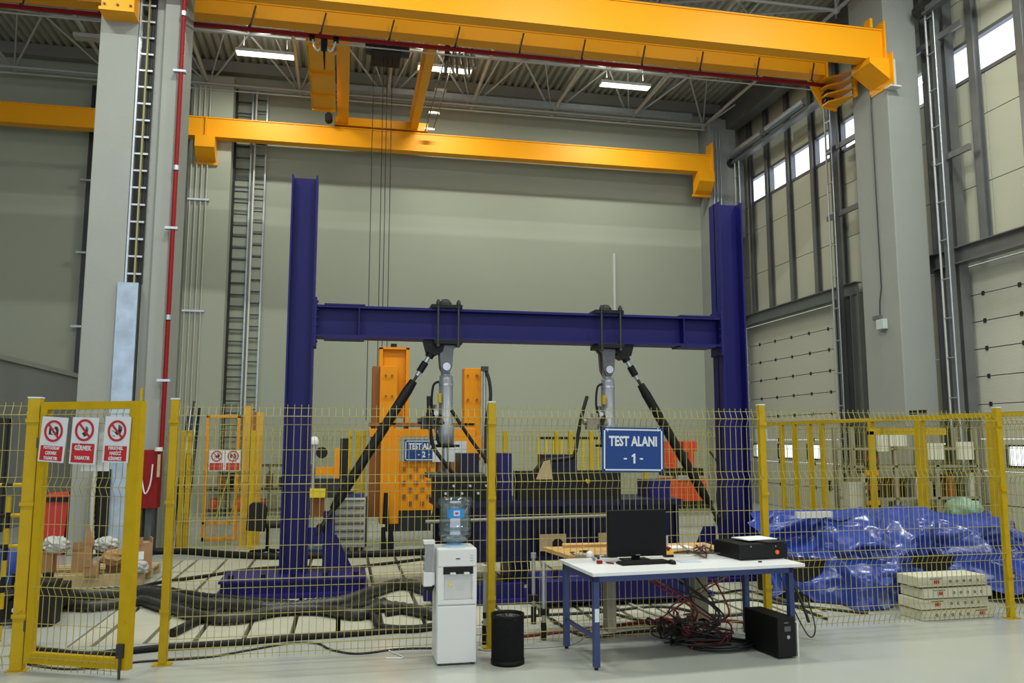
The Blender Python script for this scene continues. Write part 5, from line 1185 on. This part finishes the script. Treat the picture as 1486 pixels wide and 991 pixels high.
tag(MB().box(5.10, 8.60, 0.88, 5.55, 8.66, 0.95).build('pale_batten', WHITE), 'pale batten edge sticking out at the left of the tarpaulin', 'batten')
tag(MB().box(4.9, 8.38, 0.0, 8.0, 9.2, 0.45).build('dark_gap_fill', RUBBER), 'black load box added to darken the gaps beneath the blue tarpaulin', 'load')  # black colour stands in for the shade in the gaps under the tarpaulin
t = thing('green_bag', 'pale green sack on top of the load behind the tarpaulin', 'sack', (at(1400, 740, 10.2).x, 10.2, 0))
c = at(1398, 738, 10.2)
m = MB(); vs = []; fs = []
for i in range(17):
    for j in range(24):
        th_, ph_ = PI * i / 16, 2 * PI * j / 24
        q = Vector((math.sin(th_) * math.cos(ph_), math.sin(th_) * math.sin(ph_), math.cos(th_)))
        r_ = 1 + 0.25 * noise.noise(q * 2.2); vs.append((c.x + q.x * 0.24 * r_, c.y + q.y * 0.25 * r_, c.z - 0.02 + q.z * 0.17 * r_))
for i in range(16):
    for j in range(24): a = i * 24 + j; b = i * 24 + (j + 1) % 24; fs.append((a, b, b + 24, a + 24))
m.add(vs, fs, True).build('sack_body', GREEN, t)
MB().box(c.x - 0.6, 9.95, 0, c.x + 0.4, 10.5, c.z - 0.15).build('sack_stand', DARKSTEEL, t)
# shelving with stuff right back
sh = thing('storage_rack', 'grey storage rack with pale boards behind the side fence', 'rack', (9.9, 12.4, 0))
p0, p1 = at(1238, 655, 12.6).x, at(1418, 655, 12.6).x
for k in range(4):
    x = p0 + (p1 - p0) * k / 3
    MB().box(x - 0.03, 12.6, 0, x + 0.03, 12.66, 2.0).box(x - 0.03, 13.1, 0, x + 0.03, 13.16, 2.0).build('upright', GREYP, sh)
for z in (0.25, 0.75, 1.3, 1.6): MB().box(p0, 12.6, z, p1, 13.15, z + 0.04).build('shelf', GREYP, sh)
for k in range(22):
    x = p0 + 0.1 + (p1 - p0 - 0.2) * k / 21; z = [0.29, 0.79][k % 2]
    tag(MB().box(x - 0.05, 12.65, z + 0.002, x + 0.04 + 0.03 * rnd.random(), 13.0, z + rnd.uniform(0.2, 0.42)).build('storage_box', [RUBBER, BEIGE, BROWNO, GREYP, DARKSTEEL][k % 5]), ['black', 'beige', 'rust-brown', 'grey', 'dark steel'][k % 5] + ' box on the ' + ['lower', 'middle'][k % 2] + ' shelf of the grey storage rack', 'box', 'boxes on the storage rack')
for (a, b, lb) in (((1276, 625), (1293, 655), 'tall narrow white panel on the rack'), ((1294, 625), (1320, 648), 'left wide white panel on the rack'), ((1350, 643), (1374, 667), 'square white panel in the middle of the rack'), ((1393, 641), (1418, 667), 'square white panel at the right of the rack')):
    P0, P1 = at(a[0], a[1], 12.5), at(b[0], b[1], 12.5)
    tag(MB().box(P0.x, 12.565, P1.z, P1.x, 12.598, P0.z).build('storage_board', mat('panel_cream', (0.55, 0.55, 0.46), 0.5)), lb, 'board')
P0, P1 = at(1232, 700, 12.4), at(1258, 745, 12.4)
tag(MB().box(P0.x, 12.4, 0, P1.x, 12.58, P0.z).build('beige_cabinet', BEIGE), 'beige cabinet left of the storage rack', 'cabinet')
P0, P1 = at(1260, 665, 12.3), at(1272, 740, 12.3)
t = thing('hanging_tools', 'column of dark and orange tools by the slim side post', 'tool rack', (P0.x, 12.3, 0))
for k in range(8):
    z = P1.z + (P0.z - P1.z) * k / 7; MB().cbox((P0.x + 0.05, 12.3, z), (0.2, 0.1, 0.07)).build('tool', [BLACK, ORANGE_M, BLACK, CABLERED][k % 4], t)
MB().box(P0.x + 0.02, 12.34, 0, P0.x + 0.07, 12.38, P0.z + 0.1).build('rack_post', DARKSTEEL, t)

# ------------------------------------------------------------------ red machine
rm = thing('red_machine', 'red and black machine on a beige base behind the right prop', 'machine', (7.1, 16, 0))
def rbox(a, b, y, d, m, nm):
    p, q = at(a[0], a[1], y), at(b[0], b[1], y); return MB().box(p.x, y, max(0, q.z), q.x, y + d, p.z).build(nm, m, rm, bevel=0.01)
rbox((968, 695), (1026, 727), 16, 0.6, REDM, 'tank'); rbox((968, 727), (1036, 737), 16, 0.6, BLACK, 'bed')
rbox((972, 737), (1036, 775), 16.1, 0.5, BEIGE, 'plinth')
rbox((966, 640), (984, 690), 16.1, 0.4, REDM, 'column'); rbox((992, 640), (1013, 655), 16, 0.4, REDM, 'head'); rbox((1000, 655), (1008, 680), 16, 0.3, REDM, 'spindle')
rbox((966, 680), (1022, 690), 16, 0.4, BLACK, 'tray'); rbox((984, 690), (1010, 696), 15.95, 0.3, GALV, 'deck')
t = thing('sack_truck', 'dark metal frame cart beside the right blue post', 'cart', (at(1040, 720, 13).x, 13, 0))
MB().tube([at(1030, 655, 13), at(1048, 680, 13), at(1040, 720, 13), at(1046, 770, 13)], 0.02, 6).tube([at(1040, 650, 13), at(1050, 700, 13), at(1052, 768, 13)], 0.02, 6).build('frame', DARKSTEEL, t)
MB().cyl(Vector((at(1046, 770, 13).x, 12.97, 0.06)), Vector((at(1046, 770, 13).x, 13.05, 0.06)), 0.06, 12).cyl(at(1046, 770, 13), Vector((at(1046, 770, 13).x, 13.0, 0.06)), 0.02, 6).build('wheel', BLACK, t)

# ------------------------------------------------------------------ tool cabinet, chair, lift
tc_ = thing('tool_cabinet', 'pale grey drawer cabinet with a blue top tray', 'tool cabinet', (0.13, 13.8, 0))
MB().box(-0.12, 13.65, 0.06, 0.40, 14.05, 0.84).build('cabinet_body', BEIGE, tc_, bevel=0.008)
MB().box(0.40, 13.66, 0.06, 0.44, 14.05, 0.84).build('side_edge', DARKSTEEL, tc_)
for k in range(6):
    z = 0.10 + k * 0.122; d = MB().box(-0.11, 13.625, z, 0.39, 13.66, z + 0.10).build('drawer', BEIGE, tc_, bevel=0.004)
    MB().box(-0.10, 13.60, z + 0.085, 0.38, 13.626, z + 0.10).build('handle', DARKSTEEL, d)
MB().box(-0.10, 13.7, 0.84, 0.38, 14.0, 0.90).build('top_tray', TABLEBLUE, tc_)
for x in (-0.05, 0.33): MB().cyl((x, 13.7, 0.03), (x + 0.03, 13.7, 0.03), 0.03, 10).cyl((x, 14.0, 0.03), (x + 0.03, 14.0, 0.03), 0.03, 10).build('castor', BLACK, tc_)
t = thing('parts_bowl', 'pale bowl of small parts on top of the tool cabinet', 'bowl', (0.12, 13.8, 0.9))
MB().lathe([(0.06, 0.0), (0.15, 0.05), (0.16, 0.07), (0.13, 0.05), (0.001, 0.03)], (0.12, 13.85, 0.90), 18).build('bowl', PALLET, t)
ch = thing('office_chair', 'black swivel office chair left of the left blue post', 'chair', (-1.05, 13.4, 0))
cx, cy = -1.08, 13.3
MB().box(cx - 0.22, cy - 0.2, 0.44, cx + 0.22, cy + 0.22, 0.52).build('seat', RUBBER, ch, bevel=0.03)
MB().prism([(cx - 0.30, 0.42), (cx - 0.02, 0.40), (cx + 0.0, 0.76), (cx - 0.07, 0.84), (cx - 0.22, 0.84), (cx - 0.28, 0.78)], 'y', cy - 0.28, cy - 0.22).build('backrest', RUBBER, ch, bevel=0.02)
MB().cyl((cx, cy, 0.08), (cx, cy, 0.44), 0.03, 10).build('gas_lift', BLACK, ch)
for k in range(5):
    a = k * 2 * PI / 5 + 0.3; lg = MB().cyl((cx, cy, 0.1), (cx + 0.28 * math.cos(a), cy + 0.28 * math.sin(a), 0.07), 0.02, 6).build('leg', BLACK, ch)
    MB().cyl((cx + 0.28 * math.cos(a) - 0.02, cy + 0.28 * math.sin(a), 0.03), (cx + 0.28 * math.cos(a) + 0.02, cy + 0.28 * math.sin(a), 0.03), 0.03, 8).build('castor', BLACK, lg)
MB().box(cx + 0.24, cy - 0.12, 0.5, cx + 0.28, cy + 0.1, 0.66).build('armrest', BLACK, ch)
fc = thing('floor_crane', 'orange arm with a grey mast and white cap right of the left blue post', 'machine', (at(456, 700, 13.2).x, 13.2, 0))
p = at(456, 640, 13.2); q = at(456, 708, 13.2)
MB().cyl((p.x, 13.2, 0.0), (p.x, 13.2, p.z - 0.03), 0.03, 10).build('mast', GALV, fc)
MB().lathe([(0.07, -0.05), (0.075, 0.0), (0.05, 0.06), (0.001, 0.075)], (p.x, 13.2, p.z), 16).build('white_cap', WHITE, fc)
MB().cyl((p.x + 0.12, 13.2, p.z - 0.18), (p.x + 0.12, 13.24, p.z - 0.18), 0.09, 16).build('dark_disc', RUBBER, fc)
a, b = at(459, 678, 13.1), at(485, 690, 13.1); MB().box(a.x, 13.1, b.z, b.x, 13.2, a.z).build('arm', ORANGE_M, fc)
a, b = at(486, 650, 13.1), at(492, 694, 13.1); MB().box(a.x, 13.08, b.z, b.x, 13.16, a.z).build('arm_post', ORANGE_M, fc)
a, b = at(494, 636, 13.15), at(505, 695, 13.15); MB().box(a.x, 13.15, b.z, b.x, 13.2, a.z).build('cable_tower', RUBBER, fc)
a, b = at(449, 710, 13.0), at(472, 722, 13.0); MB().box(a.x, 13.0, b.z, b.x, 13.3, a.z).build('yellow_block', mat('bright_yellow', (0.6, 0.46, 0.01), 0.5), fc)
a, b = at(452, 722, 13.1), at(470, 750, 13.1); MB().box(a.x, 13.1, b.z, b.x, 13.3, a.z).build('drive_box', BROWNO, fc)
a, b = at(452, 695, 13.25), at(505, 722, 13.25); MB().box(a.x, 13.25, b.z, b.x, 13.5, a.z).build('dark_body', DARKSTEEL, fc)
MB().box(p.x - 0.1, 13.05, 0, p.x + 0.35, 13.5, 0.12).build('base', TABLEBLUE, fc)

# dark shelf behind, left of the left post (back wall)
t = thing('wall_shelf', 'dark shelving with red goods by the far wall behind the back gate', 'shelving', (-2, 20.5, 0))
p, q = at(300, 672, 20.5), at(450, 700, 20.5)
MB().box(p.x, 20.5, 1.15, q.x, 21.0, 1.2).box(p.x, 20.5, 0.6, q.x, 21.0, 0.65).box(p.x, 20.5, 0.1, q.x, 21.0, 0.15).build('shelf', DARKSTEEL, t)
for k in range(6): x = p.x + (q.x - p.x) * k / 5; MB().box(x - 0.02, 20.5, 0, x + 0.02, 20.54, 1.2).build('upright', DARKSTEEL, t)
for k in range(16):
    x = p.x + 0.1 + (q.x - p.x - 0.3) * k / 15
    tag(MB().box(x, 20.6, 0.652 if k % 2 else 0.152, x + 0.14, 20.9, (0.652 if k % 2 else 0.152) + rnd.uniform(0.2, 0.4)).build('stored_crate', [REDM, BROWNO, GREYP, BLACK][k % 4]), ['red', 'brown', 'grey', 'black'][k % 4] + ' crate on the ' + ('upper' if k % 2 else 'lower') + ' board of the dark shelving by the far wall', 'crate', 'crates on the far shelving')
# clutter behind the centre fence (yellow barred container)
t = thing('barred_container', 'yellow barred container by the far wall between the actuators', 'container', (at(800, 640, 19).x, 19, 0))
p, q = at(782, 632, 19), at(868, 632, 19)
MB().box(p.x, 19.0, 1.8, q.x, 19.1, 1.86).box(p.x, 19.0, 0.0, q.x, 19.1, 0.1).build('frame', BLACK, t)
for k in range(9): x = p.x + (q.x - p.x) * k / 8; MB().box(x - 0.03, 19.0, 0, x + 0.03, 19.06, 1.85).build('bar', mat('bright_yellow', (0.6, 0.46, 0.01)), t)

# ------------------------------------------------------------------ left heap: pallet, cardboard, bags, black machine
pl = thing('pallet', 'wooden pallet carrying cardboard scraps at the left', 'pallet', (-3.0, 11.5, 0))
for k in range(6): MB().box(-3.75, 11.0 + 0.17 * k, 0.11, -2.35, 11.12 + 0.17 * k, 0.135).build('deck_board', PALLET, pl)
for y in (11.0, 11.45, 11.9): MB().box(-3.75, y, 0.0, -2.35, y + 0.1, 0.11).build('bearer', PALLET, pl)
rnd = random.Random(5)
specs = [(-3.62, 0.30, 0.28, 'brown cardboard box at the left end of the pallet'), (-3.15, 0.22, 0.30, 'open cardboard box in the middle of the pallet'), (-2.75, 0.24, 0.2, 'flattened cardboard box right of the middle of the pallet'), (-2.5, 0.3, 0.34, 'tall brown cardboard box at the right end of the pallet'), (-2.95, 0.16, 0.12, 'small low cardboard tray at the front of the pallet')]
for k, (x, wx, hz, lb) in enumerate(specs):
    y = 11.35 if k < 4 else 11.05
    Mx = Matrix.Translation((x, y, 0.137)) @ Matrix.Rotation(rnd.uniform(-0.4, 0.4), 4, 'Z')
    b = thing('cardboard_box', lb, 'box', Mx.translation)
    MB().box(-wx / 2, -0.12, 0, wx / 2, 0.12, hz).build('carton', CARD, b, xf=Mx)
    MB().box(-wx / 2, -0.12, hz, wx / 2 * 0.2, -0.11, hz + 0.09, M=Matrix.Rotation(0.1, 4, 'X')).box(wx / 2 - 0.01, -0.12, hz, wx / 2, 0.1, hz + 0.06).build('flap', CARD, b, xf=Mx)
    if k in (2, 3): MB().box(-0.05, -0.123, hz * 0.4, 0.05, -0.1205, hz * 0.7).build('label_sheet', WHITE2, b, xf=Mx)
def blob(name, c, r, m, lb, cat, sc=(1, 1, 1), amp=0.35, seed=0):
    vs = []; fs = []
    for i in range(13):
        for j in range(20):
            th_, ph_ = PI * i / 12, 2 * PI * j / 20; q = Vector((math.sin(th_) * math.cos(ph_), math.sin(th_) * math.sin(ph_), math.cos(th_)))
            rr = r * (1 + amp * (1 - 2 * abs(noise.noise(q * 2.6 + Vector((seed, 0, 0)))))) * 0.85
            vs.append((c[0] + q.x * rr * sc[0], c[1] + q.y * rr * sc[1], c[2] + q.z * rr * sc[2]))
    for i in range(12):
        for j in range(20): a = i * 20 + j; b = i * 20 + (j + 1) % 20; fs.append((a, b, b + 20, a + 20))
    return tag(MB().add(vs, fs).build(name, m), lb, cat)
blob('plastic_bag', (-3.45, 11.3, 0.47), 0.12, BAGW, 'crumpled white plastic bag atop the left cardboard box', 'bag', (1.3, 1, 0.9), seed=2)
blob('plastic_bag', (-2.88, 11.35, 0.46), 0.12, BAGW, 'greyish plastic bag in the middle of the cardboard heap', 'bag', (1.2, 1, 0.8), seed=7)
blob('crumpled_paper', (-2.72, 11.15, 0.32), 0.12, CARD, 'crumpled brown paper in front of the tall cardboard box', 'paper', (1.5, 1, 0.8), seed=4)
blob('plastic_bag', (-2.42, 11.0, 0.22), 0.10, BAGW, 'small pale plastic bag at the right front of the pallet', 'bag', (1.3, 1, 0.7), seed=9)
t = thing('folding_sheet', 'pointed cardboard sheet rising from the heap', 'sheet', (-3.05, 11.3, 0.4))
MB().prism([(-3.15, 0.45), (-2.98, 0.45), (-3.08, 0.72)], 'y', 11.28, 11.29).build('sheet', CARD, t)
bb = thing('blue_drum', 'blue plastic drum behind the left gate post', 'drum', (-3.6, 10.5, 0))
MB().lathe([(0.001, 0.0), (0.15, 0.0), (0.155, 0.3), (0.155, 0.34), (0.15, 0.5), (0.12, 0.58), (0.001, 0.6)], (-3.62, 10.45, 0), 20).build('drum_body', BINBLUE, bb)
bm_ = thing('black_manifold', 'black hydraulic manifold block with hoses on the floor at left', 'manifold', (-2.9, 9.4, 0))
MB().box(-3.9, 8.9, 0.06, -2.75, 9.6, 0.30).box(-2.95, 8.75, 0.0, -2.66, 9.0, 0.42).box(-3.6, 8.7, 0.0, -3.3, 8.9, 0.30).build('block', RUBBER, bm_, bevel=0.01)
for k in range(14):
    x = -3.85 + 0.085 * k; MB().cyl((x, 8.9, 0.16 + 0.1 * (k % 2)), (x, 8.78, 0.16 + 0.1 * (k % 2)), 0.03, 8).build('fitting', [BLACK, GALV, DARKSTEEL][k % 3], bm_)
for k in range(4): MB().cyl((-3.7 + 0.28 * k, 9.2, 0.30), (-3.7 + 0.28 * k, 9.2, 0.44), 0.05, 10).build('valve', BLACK, bm_)
MB().box(-3.8, 9.0, 0.0, -2.9, 9.5, 0.06).build('foot', DARKSTEEL, bm_)
rb = thing('swing_bin', 'red plastic bin with orange swing lid by the far left wall', 'bin', (-4.3, 14.3, 0))
x = at(82, 760, 14.2).x
MB().prism([(x - 0.17, 0.82), (x + 0.19, 0.82), (x + 0.13, 0.0), (x - 0.13, 0.0)], 'y', 14.1, 14.4).build('bin_body', BINRED, rb, bevel=0.01)
MB().box(x - 0.20, 14.07, 0.82, x + 0.20, 14.42, 0.88).build('rim', BLACK, rb)
MB().prism([(x - 0.19, 0.88), (x + 0.2, 0.88), (x + 0.18, 0.97), (x - 0.1, 0.95)], 'y', 14.1, 14.4).build('lid', REDM, rb, bevel=0.01)
# black cabinet/cables between column and cover at left
t = thing('cable_duct', 'black corrugated cable duct at the foot of the left column', 'cable duct', (-3.85, 13.9, 0))
xx = at(135, 720, 13.85).x
MB().box(xx - 0.02, 13.85, 0, xx + 0.22, 13.98, 1.32).build('trunk_body', BLACK, t)
pts = catmull([(xx + 0.03, 13.78, 1.3), (xx + 0.02, 13.76, 0.8), (xx + 0.04, 13.78, 0.3), (xx + 0.1, 13.7, 0.05)], 12)
MB().tube(pts, 0.03, 8, rad=[0.03 if k % 2 else 0.038 for k in range(len(pts))]).build('corrugated_hose', BEIGE, t)
t = thing('grey_floor_cabinet', 'grey-blue metal cabinets standing behind the red bin', 'cabinet', (-4.2, 14.9, 0))
x0, x1 = at(104, 720, 14.6).x, at(135, 720, 14.6).x
MB().box(x0, 14.6, 0, x1, 14.9, 1.0).build('cabinet_body', LOWW, t)
# striped barrier at far left
t = thing('striped_barrier', 'black and yellow striped tube barrier at the left edge', 'barrier', (-2.75, 7.9, 0))
p1_, p2_ = at(0, 704, 8.2), at(24, 700, 8.2)
for k in range(3):
    z = p1_.z - 0.27 * k
    for j in range(5):
        x = p1_.x - 0.25 + 0.09 * j; MB().cyl((x, 8.2, z), (x + 0.09, 8.2, z), 0.02, 8).build('stripe', BLACK if j % 2 else YEL, t)
for j in range(9): MB().cyl((p1_.x + 0.08, 8.2, 0.14 * j), (p1_.x + 0.08, 8.2, 0.14 * j + 0.14), 0.022, 8).build('stripe', BLACK if j % 2 else YEL, t)

# ------------------------------------------------------------------ floor hoses and cables
def floor_hose(pts, r, label, m=RUBBER, corr=False, zoff=0.0, name='floor_hose', cat='hose'):
    P = [gp(x, y) + Vector((0, 0, r + zoff)) for (x, y) in pts]; c = catmull(P, 14 if corr else 8)
    rad = [r * (1.0 if (k // 1) % 2 else 0.82) for k in range(len(c))] if corr else None
    return tag(MB().tube(c, r, 10, rad=rad).build(name, m), label, cat)
HG = mat('hose_grey', (0.022, 0.021, 0.020), 0.4, noise_amt=0.5, noise_scale=25)
floor_hose([(60, 868), (120, 872), (190, 868), (235, 872), (280, 884), (340, 888), (400, 893), (450, 888), (500, 882), (545, 866), (585, 856), (632, 868)], 0.07, 'thick dark corrugated hose winding across the strong floor', HG, True)
floor_hose([(60, 880), (130, 888), (200, 880), (240, 890), (300, 905), (350, 905), (400, 895), (460, 893), (520, 900), (560, 888), (630, 900)], 0.06, 'second corrugated hose running just nearer the camera', HG, True)
floor_hose([(190, 862), (230, 862), (290, 872), (350, 878), (420, 884), (480, 892), (560, 880)], 0.05, 'slimmer dark hose lying behind the two corrugated hoses', RUBBER, True)
floor_hose([(30, 872), (110, 862), (180, 860), (230, 848), (300, 838), (360, 829), (420, 825), (500, 826), (560, 820), (640, 810)], 0.022, 'thin black hose crossing behind the corrugated hoses')
floor_hose([(190, 806), (260, 804), (330, 809), (400, 812), (480, 810), (560, 808), (640, 804)], 0.05, 'straight black hose along the far edge of the strong floor')
floor_hose([(40, 945), (120, 955), (180, 950), (240, 944), (330, 938), (420, 930), (520, 923), (630, 914)], 0.028, 'long black hose along the near edge of the strong floor')
floor_hose([(40, 965), (90, 972), (150, 970), (200, 962), (300, 955), (360, 945), (420, 935), (460, 935), (480, 944), (520, 950), (580, 943), (640, 942)], 0.009, 'thin black cable curling on the floor along the fence', CABLEB, name='floor_cable', cat='cable')
floor_hose([(560, 956), (585, 955), (563, 943), (600, 941), (640, 942)], 0.006, 'thin white cord on the floor left of the dispenser', WHITE, name='power_cable', cat='cable')
floor_hose([(250, 925), (290, 905), (320, 893)], 0.04, 'short black hose end pointing at the fence', RUBBER)
floor_hose([(500, 893), (540, 899), (552, 915), (600, 918), (640, 912)], 0.035, 'black hose looping left of the dispenser', RUBBER)
floor_hose([(560, 895), (600, 890), (640, 898)], 0.03, 'short black hose by the cup dispenser', RUBBER)
for k, pts in enumerate(([(700, 905), (780, 895), (870, 890), (960, 882), (1040, 895), (1100, 890)], [(760, 925), (850, 915), (930, 905), (1020, 900), (1090, 906)], [(790, 870), (850, 880), (920, 900), (980, 905)], [(880, 860), (940, 890), (1000, 905)], [(980, 850), (1040, 862), (1090, 860), (1200, 900)], [(1000, 880), (1080, 872), (1150, 880), (1260, 892)], [(800, 900), (850, 925), (930, 918), (1010, 915)])):
    floor_hose(pts, 0.014, ['long black cable from the bin to the table leg', 'black cable crossing the floor just inside the fence', 'dark cable running diagonally under the bench', 'black cable dropping to the right under the bench', 'black cable leading out beyond the right table leg', 'pair of dark cables toward the tarpaulin', 'wavy dark cable near the fence foot'][k], [CABLEB, CABLERED, CABLEB, CABLEG, CABLEB, CABLEB, CABLEB][k], name='floor_cable', cat='cable')
# cable beneath dispenser to bin
floor_hose([(694, 943), (712, 945), (760, 942), (830, 936), (850, 920)], 0.006, 'thin grey cord between dispenser, bin and table', CABLEG, name='power_cable', cat='cable')
